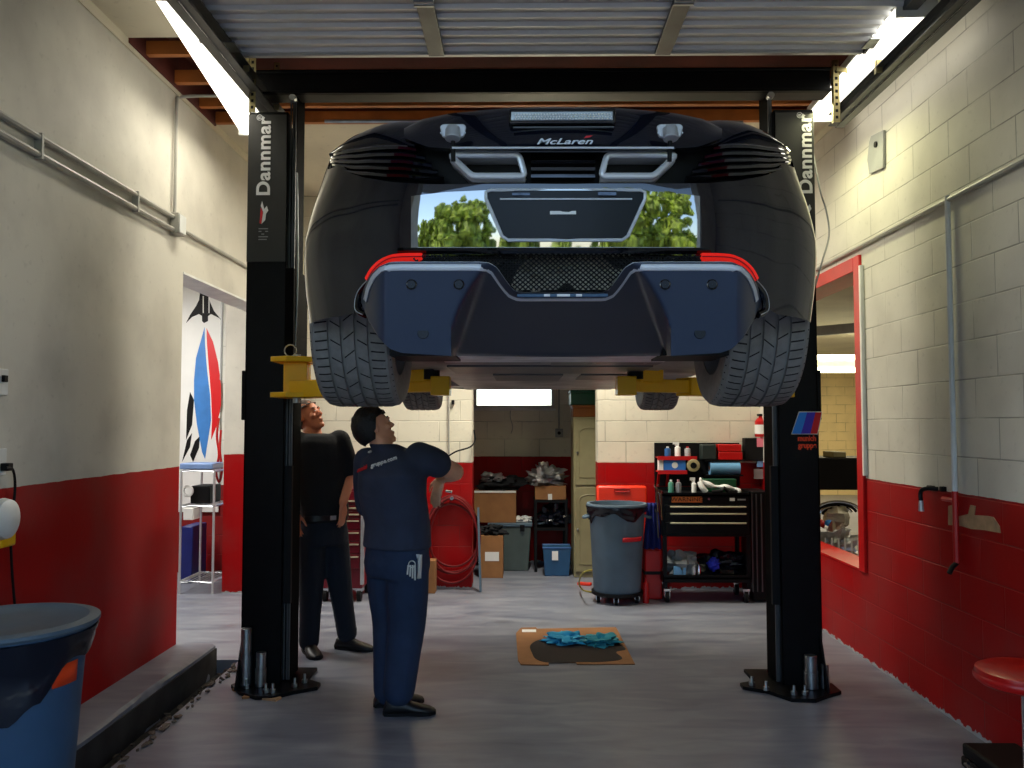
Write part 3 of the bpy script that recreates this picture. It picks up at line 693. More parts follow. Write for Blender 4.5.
q = [atx(6, 468, XL+.05), atx(13, 470, XL+.04), atx(15, 490, XL+.02), atx(11, 530, XL+.03), atx(12, 570, XL+.02), atx(15, 610, XL+.02), atx(15, 640, XL+.02)]
wtube('power_cord', smooth_pts(q, 6), .006, M['blackm'], 'black cord hanging from the socket down the red left wall', 'cord')
p = atx(2, 519, XL+.06)
t = thing('work_lamp', 'round white dish lamp with yellow box hanging on the red left wall', 'lamp', p)
MB().lathe(p, [(.001, .05), (.05, .048), (.085, .03), (.092, 0), (.085, -.02), (.001, -.04)], 28, axis='x').build('lamp_dish', M['white'], t)
MB().box(XL+.002, XL+.06, p.y+.0, p.y+.11, p.z-.13, p.z-.03).build('yellow_box', M['yellow'], t, bevel=.01)
# ------------------------------------------------------------------ right wall fittings
p0 = atx(824, 263, XR-.02); p1 = atx(1022, 161, XR-.02)
wtube('wall_conduit', [(XR-.02, 1.2, p1.z), (XR-.02, 8.1, p1.z)], .015, M['pipe'], 'long thin horizontal conduit high on the right block wall', 'conduit')
pa, pb = atx(948, 196, XR-.02), atx(948, 560, XR-.02)
t = thing('water_pipe', 'white vertical pipe running down the right block wall into the red band', 'pipe', (XR-.02, pa.y, pb.z))
MB().tube([(XR-.024, pa.y, 1.25), (XR-.024, pa.y, pa.z)], .015).build('upper_pipe', M['pipew'], t)
MB().tube([(XR-.024, pa.y, pb.z), (XR-.024, pa.y, 1.25)], .016).build('lower_pipe', M['redp'], t)
MB().tube([(XR-.024, pa.y, pb.z), (XR-.06, pa.y-.02, pb.z-.02), (XR-.08, pa.y-.03, pb.z-.05)], .013).build('elbow', M['blackm'], t)
MB().tube([(XR-.024, pa.y, 1.2), (XR-.03, pa.y+.12, 1.2)], .012).build('tee', M['redp'], t)
pf = atx(928, 497, XR-.04)
t = thing('wall_tap', 'small brass tap with a silver spout on the red right wall', 'tap', pf)
MB().tube(smooth_pts([(XR-.01, pf.y-.06, pf.z+.05), (XR-.06, pf.y-.03, pf.z+.05), (XR-.08, pf.y, pf.z+.03), (XR-.08, pf.y, pf.z-.03)], 5), .012).build('tap_body', M['blackm'], t)
MB().cyl((XR-.08, pf.y, pf.z-.08), (XR-.08, pf.y, pf.z-.02), .015, .012, seg=12).build('spout', M['silver'], t)
for px, py, wd, lb in ((931, 488, .05, 'small black clip on the paint line left of the white pipe'), (943, 489, .03, 'tiny black clip touching the white pipe at the paint line')):
    p = atx(px, py, XR-.015); tag(MB().box(XR-.03, XR-.001, p.y-wd/2, p.y+wd/2, p.z-.014, p.z+.014).build('wall_clip', M['blackm'], bevel=.004), lb, 'clip')
poly = [(949,506),(953,505),(957,517),(969,514),(971,505),(976,506),(975,515),(988,516),(994,517),(1000,526),(1001,533),(985,530),(972,529),(962,526),(949,525)]
tag(MB().prism([V((XR-.0045, *tuple(atx(a, b, XR))[1:])) for a, b in poly], (.004, 0, 0)).build('bare_plaster_patch', M['tan']), 'pale brown bare patch where a fixture was removed from the red wall', 'wall patch')
p = atx(878, 152, XR-.01)
t = thing('electrical_plate', 'scuffed grey cover plate high on the right block wall', 'cover plate', p)
pm = MB().prism([V((XR-.02, *tuple(atx(a, b, XR))[1:])) for a, b in ((872,142),(874,136),(886,130),(886,168),(872,174),(870,160))], (.018, 0, 0)); pm.build('plate', M['grey'], t, bevel=.003)
MB().cyl((XR-.03, p.y, p.z+.05), (XR-.018, p.y, p.z+.05), .02, seg=12).build('knockout', M['blackm'], t)
q = [at(820, 190, YP+.2), at(826, 210, YP+.25), at(829, 235, YP+.25), at(822, 262, YP+.2)]
wtube('loose_cable', smooth_pts([V((q[0].x-.05, YP+.2, q[0].z+.3))]+q+[V((q[3].x-.06, YP+.2, q[3].z-.2))], 6), .006, M['grey'], 'grey cable looping out beside the right lift post', 'cable')
# ------------------------------------------------------------------ the raised car
CX = .135
PL = [(0,2.50),(.12,2.504),(.24,2.516),(.36,2.536),(.46,2.560),(.56,2.598),(.66,2.655),(.74,2.72),(.81,2.78),(.865,2.845),(.905,2.91),(.93,2.985),(.948,3.10),(.955,3.25)]
WZ = [(1.90,.965),(1.97,.98),(2.05,.992),(2.14,1.0),(2.25,1.0),(2.36,.975),(2.46,.94),(2.568,.90),(2.632,.855),(2.70,.80)]
TK = [(2.02,.026),(2.135,.016),(2.19,.0105),(2.25,.0055),(2.30,.002),(2.335,0),(2.6,0)]
def rear(u, z): return interp(PL, min(.955, abs(u)/interp(WZ, z)))+lin(TK, z)
def onrear(px, py, off=0.0):
    y = 2.6
    for _ in range(25):
        p = at(px, py, y); y = .5*y+.5*(rear(p.x-CX, p.z)+off)
    return at(px, py, y)
ZLU = sorted((abs(p.x-CX), p.z) for p in [onrear(*q) for q in ((560,184),(500,184),(450,184.5),(420,184.5),(386,183),(357,180),(340,176.5),(329,171))])
TPU = sorted((abs(p.x-CX), p.z) for p in [onrear(*q) for q in ((560,150),(500,150),(452,150),(430,148),(399,144),(370,146),(345,150),(332,155),(327,158))])
car = thing('raised_car', 'dark blue low sports car raised on the lift, seen from below its tail', 'car', (CX, 4.7, 1.68))
# full half outline in plan: (u, y, ztop, zbottom)
side = [(.957,3.5,2.645,1.93),(.95,3.75,2.62,1.90),(.925,4.1,2.56,1.90),(.90,4.6,2.52,1.90),(.895,5.1,2.50,1.90),(.91,5.5,2.50,1.90),(.93,5.9,2.50,1.90),(.925,6.15,2.46,1.90),(.89,6.4,2.38,1.90),(.80,6.65,2.28,1.90),(.62,6.83,2.20,1.90),(.35,6.93,2.16,1.90),(0,6.96,2.14,1.90)]
def zbot(u):
    return lin([(0,2.132),(.5,2.132),(.56,2.10),(.62,2.03),(.68,1.985),(.72,1.972),(.9,1.972)], u)
half = []
for i in range(46):
    s = i/45
    # param along the table, denser near the corner
    u = .955*(1-(1-s)**1.7)
    y = interp(PL, u); zt = lin(ZLU, u) if u < .84 else lin([(.84,lin(ZLU,.84)),(.89,lin(ZLU,.89)+.01),(.93,2.59),(.955,2.645)], u)
    half.append([u, y, zt, zbot(u) if u < .93 else 1.972])
fine = smooth_pts([V((a, b, c)) for a, b, c, d in [(.948,3.2,2.64,0),(.955,3.35,2.645,0)]+side], 14)[14:]
for p in fine[1:]:
    half.append([p.x, p.y, p.z, 1.93 if p.y < 3.6 else 1.90])
YR, YF, ZWR, ZWF, RA = 3.35, 5.9, 2.03, 2.02, .385
for h in half:
    for yc, zc, R in ((YR, 2.06, .385), (YF, 2.05, .36)):
        if h[0] > .6 and abs(h[1]-yc) < R: h[3] = max(h[3], zc+sqrt(R*R-(h[1]-yc)**2))
        if h[0] > .6 and abs(h[1]-yc) < R+.0: h[2] = max(h[2], h[3]+.05)
loopp = [(-h[0], h[1], h[2], h[3]) for h in half[::-1]] + [tuple(h) for h in half[1:]]
loopp = loopp[1:]      # front centre duplicates
NL = 12
def body_pt(h, k):
    u, y, zt, zb_ = h; z = zb_+(zt-zb_)*k/NL
    f = interp(WZ, z)*(1-.5*max(0, min(1, (y-3.2)/1.0)))+.5*max(0, min(1, (y-3.2)/1.0))
    tk = lin(TK, z) if y < 3.0 else 0
    return V((CX+u*f, y+tk, z))
m = MB(); m.loft([[body_pt(h, k) for h in loopp] for k in range(NL+1)], True, False)
body = m.build('body', M['paintc'], car, sharp=40)
# deck above: grid following the body's top line
def top_pt(u):  # louver top line, rear
    return lin(TPU, abs(u))
def yrow(v, u):
    y0 = rear(u, top_pt(u)); return y0+(5.0-y0)*v
def deck(a, v):
    u = (a*2-1)*.845; y0 = rear(u, 2.55)+(0.0 if abs(u) < .8 else .0)
    y = y0+(5.0-y0)*v; w = 1+.045*min(1, v*6)
    crown = lin([(0,0),(.006,.045),(.02,.075),(.05,.098),(.10,.105),(.2,.10),(.5,.06),(1,-.02)], v)
    crown *= (1-(abs(u)/.845)**5)*.9+.1
    dip = -.05*max(0, 1-abs(u)/.5)*min(1, v*8)
    zz = top_pt(u)+crown*lin([(0,.9),(.3,.95),(.45,1.32),(.6,1.36),(.72,1.28),(.80,.95),(.845,.4)], abs(u))+dip
    return V((CX+u*w, y, zz))
m = MB(); vs = [0,.006,.02,.05,.08,.12,.2,.35,.5,.75,1]
m.loft([[deck(i/60, v) for i in range(61)] for v in vs], False, False)
m.build('rear_deck', M['paintc'], car, sharp=50)
# hood + roof (beyond the tail)
def hood(a, b):
    y = 4.7+b*2.2; w = lin([(4.7,.89),(5.9,.915),(6.4,.87),(6.65,.78),(6.83,.60),(6.93,.3)], y)
    u = (a*2-1)*w; zs = lin([(4.7,2.51),(5.5,2.50),(5.9,2.50),(6.15,2.46),(6.4,2.38),(6.65,2.28),(6.83,2.20),(6.95,2.14)], y)
    return V((CX+u, y, zs+.06*(1-(2*a-1)**4)))
MB().grid(hood, 30, 20).build('hood', M['paintc'], car)
m = MB(); rings = []
for y, w, z0, z1 in ((3.55,.30,2.58,2.66),(3.9,.52,2.55,2.82),(4.3,.60,2.52,2.94),(4.7,.64,2.50,2.97),(5.1,.66,2.50,2.90),(5.5,.64,2.50,2.70),(5.75,.55,2.50,2.56)):
    rings.append([V((CX+w*(1.12-.28*abs(sin(t)))*cos(t) if sin(t) >= 0 else CX+w*1.15*cos(t), y, z0+(z1-z0)*max(0, sin(t))**.8)) for t in [2*pi*k/32 for k in range(32)]])
m.loft(rings); m.build('cabin', M['glass'], car)
# louvre bay behind the slats
m = MB()
def bay(a, b):
    u = (a*2-1)*.82; z0 = lin(ZLU, abs(u))-.005; z1 = top_pt(u)+.01; z = z0+(z1-z0)*b
    return V((CX+u*.985, rear(u, z)+.055, z))
m.grid(bay, 50, 4); m.build('louvre_bay', M['blackm'], car)
def rim_line(u0, u1, fz, off, n=16):
    return [V((CX+u, rear(u, fz(u))+off, fz(u))) for u in [u0+(u1-u0)*i/(n-1) for i in range(n)]]
for s in (-1, 1):
    for k, (q, ua, ub) in enumerate(((.92,.47,.80),(.74,.44,.815),(.56,.42,.815),(.38,.40,.80),(.20,.38,.74))):
        fz = lambda u, q=q: (lambda z0, z1: z0+(z1-z0)*q)(lin(ZLU, abs(u)), top_pt(u))
        pts = [V((CX+u, rear(u, fz(u))+.008+.02*max(0, (.5-abs(u))/.1), fz(u))) for u in [s*(ua+(ub-ua)*i/15) for i in range(16)]]
        m = MB(); m.loft([[p+V((0,-.004,.009)), p+V((0,.03,.004)), p+V((0,.03,-.006)), p+V((0,-.004,-.004)), p+V((0,-.01,.003))] for p in pts])
        m.build('louvre', M['gloss'] if k > 2 else M['paintc'], car)
for k, py in enumerate((155.5, 162.5, 169.5, 176.5)):
    m = MB(); pts = [onrear(px, py, .012) for px in range(531, 599, 4)]
    m.loft([[p+V((0,-.004,.006)), p+V((0,.03,.003)), p+V((0,.03,-.005)), p+V((0,-.004,-.004))] for p in pts], smooth=False)
    m.build('louvre', M['gloss'], car)
# exhaust outlets
def outlet(pts, name='exhaust_outlet'):
    P = [onrear(px, py, -.012) for px, py in pts]; P = smooth_pts(P, 1, True)
    n = len(P); ctr = sum(P, V())/n
    R = []
    for i in range(n):   # round the corners
        a, b, c = P[i-1], P[i], P[(i+1) % n]
        for t in (.0, .25, .5, .75, 1.0):
            q = b+(a-b).normalized()*.014; r = b+(c-b).normalized()*.014
            R.append(q*(1-t)**2+b*2*t*(1-t)+r*t*t)
    m = MB(); m.tube(R, .0100, 10, True); ring = m.build(name, M['bright'], car)
    d = MB(); d.loft([[p for p in R], [ctr+(p-ctr)*.93+V((0,.10,0)) for p in R]], True, False)
    d.build('outlet_sleeve', M['blackm'], ring)
    d = MB(); R2 = [ctr+(p-ctr)*.95+V((0,.06,0)) for p in R]; d.add(R2, [list(range(len(R2)))]); d.build('outlet_bore', M['blackm'], ring)
    d = MB(); d.loft([[ctr+(p-ctr)*1.0+V((0,.004,-.0)) for p in R], [ctr+(p-ctr)*1.06+V((0,.02,-.012)) for p in R], [ctr+(p-ctr)*1.02+V((0,.07,-.012)) for p in R]], True, False); d.build('outlet_shroud', M['silver'], ring)
outlet([(450,155),(519,155),(525,176),(472,176)])
outlet([(607,155),(676,155),(654,176),(601,176)])
# rear wing (airbrake) with lamp, badge and silver mounts
def wing(a, b):
    px = 404+(722-404)*a; e = abs(a-.5)*2
    top = lin([(0,107),(.35,108),(.7,113),(.88,119),(1,128)], e); bot = lin([(0,148),(.5,148),(.7,148.5),(.85,147),(1,138)], e)
    py = bot+(top-bot)*b
    y = 2.44+.10*e**2.2+.05*b*b+.02*b
    return at(px, py, y)
m = MB()
g0 = [[wing(i/50, j/8) for i in range(51)] for j in range(9)]
back = [[p+V((0,.05+.10*(1-abs(i/25-1)**4)*.6, -.012)) for i, p in enumerate(g0[8])]]
low = [[p+V((0,.045,.004)) for p in g0[0]]]
m.loft(low+g0+[[p+V((0,.03,.008)) for p in g0[8]]]+back, False, False); m.build('rear_wing', M['paintc'], car, sharp=60)
m = MB(); pts = [at(px, 147.8, 2.438) for px in range(452, 676, 6)]; m.tube(pts, .0032, 6); m.build('wing_lip', M['rim'], car)
m = MB(); pts = [at(px, 151.3, 2.47) for px in range(456, 672, 6)]; m.tube(pts, .003, 6); m.build('wing_lip', M['track'], car)
def slab(px0, px1, py0, py1, y, th, name, mm, parent, bev=.004):
    a, b = at(px0, py1, y), at(px1, py0, y)
    return MB().box(a.x, b.x, y, y+th, a.z, b.z).build(name, mm, parent, bevel=bev)
lampo = slab(509, 616, 107.5, 124, 2.452, .05, 'brake_lamp', M['gloss'], car, .006)
slab(511, 613, 111, 120.5, 2.449, .006, 'lamp_lens', M['steel'], lampo, .002)
m = MB(); a = at(514, 120, 2.447); b = at(612, 113, 2.447); n = 34
for i in range(n):
    for j in range(3):
        x = a.x+(b.x-a.x)*(i+.5+.25*(j % 2))/n; z = a.z+(b.z-a.z)*(j+.5)/3; m.ball((x, 2.448, z), (.0032,.003,.0028), 6, 4)
m.build('lamp_reflector', M['white'], lampo)
slab(513, 614, 126, 128, 2.446, .01, 'lamp_trim', M['track'], car, .001)
bd = text('badge', 'McLaren', at(564, 142, 2.436)+V((0,-.003,0)), .025, M['silver'], car, shear=.35, sx=1.9, off=.0004)
a = at(588, 138.5, 2.436)
MB().prism([a+V((-.012,-.004,0)), a+V((.004,-.004,.002)), a+V((.014,-.004,.008)), a+V((-.006,-.004,.007))], (0,.002,0)).build('badge_flash', M['txtr'], car)
for px in (453, 670):
    c = at(px, 130.5, 2.44); m = MB()
    R = []
    for (sx_, sz_, w_) in ((1,1,.9),(-1,1,.9),(-1,-1,.75),(1,-1,.75)):
        for t in range(5):
            q = {(1,1):0,(-1,1):pi/2,(-1,-1):pi,(1,-1):1.5*pi}[(sx_,sz_)]+t*pi/8
            R.append(c+V((sx_*.028*w_+.014*cos(q), 0, sz_*.010+.011*sin(q))))
    pl = m.prism(R, (0,.012,0)).build('wing_mount', M['silver'], car, bevel=.003)
    m = MB(); m.cyl(c+V((0,-.012,-.030)), c+V((0,-.004,.006)), .0235, .022, seg=24); m.build('mount_boss', M['silver'], pl, bevel=.003)
    m = MB(); m.cyl(c+V((0,.015,-.09)), c+V((0,0,-.02)), .007, seg=10); m.build('mount_strut', M['black'], pl)
    for sx_ in (-1, 1): MB().cyl(c+V((sx_*.036,-.004,-.008)), c+V((sx_*.036,.002,-.008)), .0028, seg=8).build('mount_screw', M['steel'], pl)
def pan(a, b):
    px = 411+289*a; py = 250-lin([(0,54),(.12,58),(.35,61),(.65,61),(.88,58),(1,54)], a)*b; p = onrear(px, py, -.004); return p
m = MB(); m.grid(pan, 50, 14); m.build('rear_panel', M['mirror'], car)
# number plate recess
RP = [(486,192),(491,190),(640,190),(645,192),(645,199),(628,236),(622,240),(508,240),(502,236),(486,199)]
P = [onrear(px, py, -.012) for px, py in RP]
m = MB(); m.tube(P, .0055, 8, True); pr = m.build('plate_surround', M['bright'], car)
def rfl(a, b):
    py = 190.5+49*b; l = lin([(190,489),(192,486.5),(199,486.5),(236,502.5),(240,508)], py); r = lin([(190,643),(192,645),(199,645),(236,628),(240,622)], py); return onrear(l+(r-l)*a, py, -.0085)
m = MB(); m.grid(rfl, 24, 14); m.build('recess_floor', M['recess'], pr, fixn=False)
m = MB(); m.tube([onrear(px, 199, -.012) for px in range(500, 633, 6)], .0028, 6); m.build('recess_ledge', M['rim'], pr)
for px in (521, 607):
    a, b = onrear(px-9, 195.5, -.014), onrear(px+9, 192.5, -.014); MB().box(a.x, b.x, a.y-.002, a.y+.004, a.z, b.z).build('plate_lamp', M['smoke'], pr)
a, b = onrear(550, 214.5, -.008), onrear(576, 211, -.008); pt_ = MB().box(a.x, b.x, a.y-.002, a.y+.002, a.z, b.z).build('plate_text_strip', M['txtw'], pr)
# black lip under the panel
m = MB(); pts = [onrear(px, 251.5, -.002) for px in range(398, 716, 6)]
m.loft([[p+V((0,-.010,.010)), p+V((0,.03,.012)), p+V((0,.03,-.010)), p+V((0,-.008,-.008)), p+V((0,-.014,0))] for p in pts]); m.build('bumper_lip', M['gloss'], car)
m = MB(); pts = [onrear(px, 247.8, -.006) for px in range(418, 696, 6)]; m.tube(pts, .0022, 6); m.build('lip_bright_edge', M['rim'], car)
# mesh grille with castings behind
GP = [(414,255.5),(702,255.5),(702,262),(637,262),(622,272),(607,291.5),(515,291.5),(500,272),(487,262),(414,262)]
GY = 2.555
gp = [at(px, py, GY) for px, py in GP]
def inside(x, z):
    c = False
    for i in range(len(gp)):
        a, b = gp[i], gp[i-1]
        if (a.z > z) != (b.z > z) and x < (b.x-a.x)*(z-a.z)/(b.z-a.z)+a.x: c = not c
    return c
m = MB(); xs = [p.x for p in gp]; zs = [p.z for p in gp]; x0, x1, z0, z1 = min(xs), max(xs), min(zs), max(zs)
st = .017
for sgn in (1, -1):
    k = x0-(z1-z0)*1.2
    while k < x1+(z1-z0)*1.2:
        run = None; z = z0; 
        while z <= z1+.002:
            x = k+(z-z0)*1.15*sgn; ok = inside(x, z)
            if ok and run is None: run = (x, z)
            if run is not None and (not ok or z+.0035 > z1+.002):
                if z-run[1] > .003:
                    a, b = V((run[0], GY, run[1])), V((x, GY, z)); m.bar(a, b, .004, .005, up=(0,1,0))
                run = None
            z += .0035
        k += st
m.build('mesh_grille', M['blackm'], car)
MB().prism([p+V((0,.16,0)) for p in gp], (0,.01,0)).build('grille_backing', M['blackm'], car)
m = MB()
def gb(px, py, y): return at(px, py, y)
c = gb(566, 292, 2.66); 
m.loft([[c+V((r*1.15*cos(t), -d, max(-.0, r*sin(t)))) for t in [pi*k/24 for k in range(25)]] for r, d in ((.155,0),(.15,.02),(.125,.03),(.12,.045),(.075,.05),(.07,.04),(.02,.045))], False, False)
for t in (25, 60, 95, 130, 160): m.cyl(c+V((.15*cos(radians(t)), -.035, .125*sin(radians(t)))), c+V((.15*cos(radians(t)), -.02, .125*sin(radians(t)))), .009, seg=8)
m.tube([gb(530, 285, 2.62), gb(542, 275, 2.62), gb(556, 270, 2.61), gb(575, 268, 2.61)], .008, 8)
m.ball(gb(536, 283, 2.63), (.03,.03,.03), 12, 8, .3); m.box(gb(604, 0, 2.63).x, gb(632, 0, 2.63).x, 2.63, 2.66, gb(0, 288, 2.63).z, gb(0, 270, 2.63).z)
m.build('gearbox_casting', M['cast'], car)
# tail lamps
for s in (-1, 1):
    def mx(px): return px if s < 0 else 1123.5-px
    pts = smooth_pts([onrear(mx(px), py, -.018) for px, py in ((422,257.3),(405,257.5),(391,259),(381,264),(373,272),(368,281))], 5)
    m = MB(); n = len(pts)
    m.loft([[p+V((0,-.006,.0125))*1.0, p+V((0,.02,.012)), p+V((0,.02,-.012)), p+V((0,-.004,-.010)), p+V((0,-.012,.001))] if i < n*.45 else
            [p+V((s*.010,-.004,.009)), p+V((s*.012,.03,.006)), p+V((-s*.012,.03,-.008)), p+V((-s*.012,-.004,-.006)), p+V((0,-.012,.0))] for i, p in enumerate(pts)])
    tl = m.build('tail_lamp', M['redlit'], car)
    m = MB(); m.tube([p+V((0,-.013,0)) for p in pts], .0022, 6); m.build('lamp_bar', M['txtr'], tl)
    pts = smooth_pts([onrear(mx(px), py, -.012) for px, py in ((370,281),(361,292),(358,303),(359,311),(366,315))], 5)
    m = MB(); m.tube(pts, .012, 8); m.build('side_slot', M['gloss'], car)
    m = MB(); m.tube([p+V((s*.009,-.008,0)) for p in pts], .0018, 6); m.build('slot_edge', M['silver'], car)
# diffuser
TT = [(361,300),(364,287),(370,275),(378,267),(389,262.5),(400,262),(478,262),(489,263),(497,268),(506,281),(513,290),(519,292.5),(603,292.5),(609,290),(616,281),(625,268),(633,263),(644,262),(722,262),(733,262.5),(744,267),(752,275),(758,287),(761,300)]
BB = [(361,302),(368,320),(378,337),(390,349),(402,353),(450,356),(560,357),(670,356),(720,353),(732,349),(744,337),(754,320),(761,302)]
def ddep(px, py):
    q = max(0, min(1, (py-264)/92)); e = abs(px-561)
    pod = 2.462+.10*q; ctr = 2.470+.62*q**1.15
    eo = 77+37*sin(min(1, q*1.15)*pi/2)-4*q; ei = 70+36*q
    f = max(0, min(1, (eo-e)/(eo-ei))); f = f*f*(3-2*f)
    y = pod+(ctr-pod)*f
    if e > 175: y += .16*((e-175)/25)**2
    return y
def dif(a, b):
    px = 361+400*a; t = lin(TT, px); bt = lin(BB, px); py = t+(bt-t)*b
    return at(px, py, ddep(px, py))
rows = [0, .02, .05, .1]+[.1+.9*i/22 for i in range(1, 23)]
G = [[dif(i/160, b) for i in range(161)] for b in rows]
m = MB(); m.loft([[p+V((0,.06,.004)) for p in G[0]]]+G+[[p+V((0,.05,.006)) for p in G[-1]]], False, False)
df = m.build('diffuser', M['satin'], car, sharp=50)
edge = [dif(i/160, 0) for i in range(161)]
m = MB(); rr = []
for i, p in enumerate(edge):
    px = 361+400*i/160; tx, ty = 4.0, lin(TT, px+2)-lin(TT, px-2); ln = sqrt(tx*tx+ty*ty); W_ = 8.5 if 385 < px < 738 else 6; qx, qy = px-ty/ln*W_, lin(TT, px)+tx/ln*W_; qx = max(363, min(759, qx)); q = at(qx, qy, ddep(qx, qy))
    a = p+V((0,.012,.004)); b = q+V((0,-.007,0))
    rr.append([a+V((0,.03,0)), a, a.lerp(b,.5)+V((0,-.007,.003)), b, b+V((0,.008,-.001))])
m.loft(rr, False, False); m.build('diffuser_rim', M['rim'], df, sharp=80)
for px in (411.5, 459, 665, 712):
    c = at(px, 284.5, ddep(px, 284.5)-.002)
    m = MB(); m.lathe(c, [(.001,-.004),(.012,-.004),(.0135,-.001),(.014,.003)], 20, axis='y'); s_ = m.build('parking_sensor', M['recess'], df)
    MB().tube([c+V((.0145*cos(t), -.002, .0145*sin(t))) for t in [2*pi*k/20 for k in range(20)]], .0022, 6, True).build('sensor_ring', M['gloss'], s_)
a, b = at(517, 297, 2.462), at(608, 293.5, 2.462)
st_ = MB().box(a.x, b.x, 2.462, 2.475, a.z, b.z).build('rear_light_strip', M['mlb'] if 0 else M['bin2'], df, bevel=.002)
for px0, px1 in ((544,550),(557,570),(576,582)):
    a, b = at(px0, 296.4, 2.459), at(px1, 294, 2.459); MB().box(a.x, b.x, 2.459, 2.463, a.z, b.z).build('strip_lens', M['txtw'], st_)
for px in (423, 700):
    c = at(px, 333, ddep(px, 333)-.0015); MB().lathe(c, [(.001,-.0012),(.017,-.0012),(.018,.002)], 20, axis='y').build('tow_eye_cover', M['recess'], df)
# underside
m = MB(); m.box(CX-.60, CX+.60, 3.12, 6.85, 1.895, 1.93); m.box(CX-.9, CX+.9, 3.78, 5.5, 1.90, 1.96); m.box(CX-.9, CX+.9, 6.3, 6.6, 1.90, 1.96)
und = m.build('undertray', M['under'], car, bevel=.004)
m = MB()
for (a, b, c_, d) in ((-.52,-.05,3.25,3.75),(.0,.5,3.3,3.9),(-.5,.5,4.0,4.55),(-.3,.1,4.7,5.3),(.2,.5,4.7,5.2)): m.box(CX+a, CX+b, c_, d, 1.886, 1.896)
m.build('access_panel', M['track'], und, bevel=.003)
m = MB()
for i in range(22):
    a = random.uniform(-.5,.5); m.cyl((CX+a, 3.16+(i % 4)*.3, 1.885), (CX+a, 3.16+(i % 4)*.3, 1.896), .009, seg=8)
m.build('undertray_screw', M['steel'], und)
m = MB(); m.box(CX-.46, CX+.46, 3.16, 3.46, 1.868, 1.896); m.build('rear_underpanel', mat('scuffed_panel_reflection', srgb(240,240,238), .4, 0, .3, 7, bump=.4, bscale=12), und, bevel=.004)  # scuffed panel; daylight reflected off the floor is painted in as near-white
m = MB()
for s in (-1, 1):
    for k in range(3): m.box(CX+s*(.50+.05*k)-.006, CX+s*(.50+.05*k)+.006, 3.04, 3.4, 1.87, 1.93)
    m.box(CX+min(s*.38, s*.62), CX+max(s*.38, s*.62), 3.02, 3.3, 1.86, 1.90)
    m.build('underbody_bracket', M['blackm'], und); m = MB()

for s in (-1, 1):      # wheel-arch liners and inner structure
    m = MB(); m.loft([[V((CX+s*x, YR+.40*cos(t), 2.06+.40*sin(t))) for t in [pi*k/16 for k in range(17)]] for x in (.45, .885)], False, False)
    m.build('arch_liner', M['blackm'], car); m = MB()
    m.loft([[V((CX+s*x, YF+.37*cos(t), 2.05+.37*sin(t))) for t in [pi*k/16 for k in range(17)]] for x in (.5, .86)], False, False)
    m.build('arch_liner', M['blackm'], car)
    MB().box(CX+min(s*.42, s*.46), CX+max(s*.42, s*.46), 2.92, 3.8, 1.93, 2.45).build('inner_arch_panel', M['blackm'], car)
    m = MB(); m.bar((CX+s*.3, YR+.05, 1.95), (CX+s*.7, YR, 1.98), .05, .03); m.bar((CX+s*.3, YF, 1.95), (CX+s*.7, YF, 1.97), .05, .03); m.cyl((CX+s*.35, YR, 2.04), (CX+s*.7, YR, 2.04), .03, seg=12)
    m.build('suspension_arm', M['track'], car)
# wheels
def wheel(xc, yc, zc, R, W, s):
    m = MB(); prof = []
    hw = W/2
    pr_ = [(.62,-hw*.92),(.80,-hw*1.03),(.93,-hw*1.0),(.975,-hw*.90),(.993,-hw*.72)]
    P2 = [(R*a, b) for a, b in pr_]
    gx = [-.50,-.18,.16,.48]; 
    x = -hw*.72
    for g in gx:
        P2 += [(R*(1-.006*abs(g)), hw*g-.006), (R*.968, hw*g-.005), (R*.968, hw*g+.005), (R*(1-.006*abs(g)), hw*g+.006)]
    P2 += [(R*a, -b) for a, b in pr_[::-1]]
    m.lathe((xc, yc, zc), P2, 96, axis='x')
    t = m.build('tyre', M['rubber'], car, sharp=25)
    g = MB()
    N_ = 62; Ro = R*1.0008
    for i in range(N_):
        for (u0, u1, sk, wv) in ((-.98,-.54,.10,1),(-.46,-.22,-.25,0),(-.14,.12,.35,0),(.20,.44,-.25,0),(.52,.98,-.10,1)):
            if wv == 0 and i % 2: continue
            th = 2*pi*i/N_+(.03 if wv else 0)
            q = []
            for k in range(4):
                uu = u0+(u1-u0)*k/3; tt = th+s*sk*(k/3)*.25; rr_ = Ro*(1-.006*abs(uu) if abs(uu) < .74 else lin([(.72,.9945),(.90,.977),(1.0,.932)], abs(uu)))+.0004
                q.append((uu*hw, tt, rr_))
            vs_ = []
            for (uu, tt, rr_) in q:
                for dt in (-.0085, .0085): vs_.append((xc+uu, yc+rr_*cos(tt+dt), zc+rr_*sin(tt+dt)))
            g.add(vs_, [(2*k, 2*k+1, 2*k+3, 2*k+2) for k in range(3)])
    g.build('tread', M['groove'], t, fixn=False)
    r = MB(); r.lathe((xc, yc, zc), [(R*.62,-hw*.9),(R*.58,-hw*.7),(R*.55,0),(R*.6,hw*.7),(R*.64,hw*.9)], 40, axis='x')
    for k in range(10):
        a = 2*pi*k/10; r.bar((xc+s*hw*.75, yc, zc), (xc+s*hw*.75, yc+R*.61*cos(a), zc+R*.61*sin(a)), .03, .035, up=(1,0,0))
    r.cyl((xc+s*hw*.6, yc, zc), (xc+s*hw*.85, yc, zc), .05, seg=20)
    r.build('wheel_rim', M['silver'], t)
    d = MB(); d.cyl((xc-s*.02, yc, zc), (xc+s*.02, yc, zc), R*.5, seg=40); d.cyl((xc-s*.1, yc, zc), (xc+s*.1, yc, zc), .07, seg=20); d.build('brake_disc', M['steel'], t)
ZB = at(355, 407, YR).z
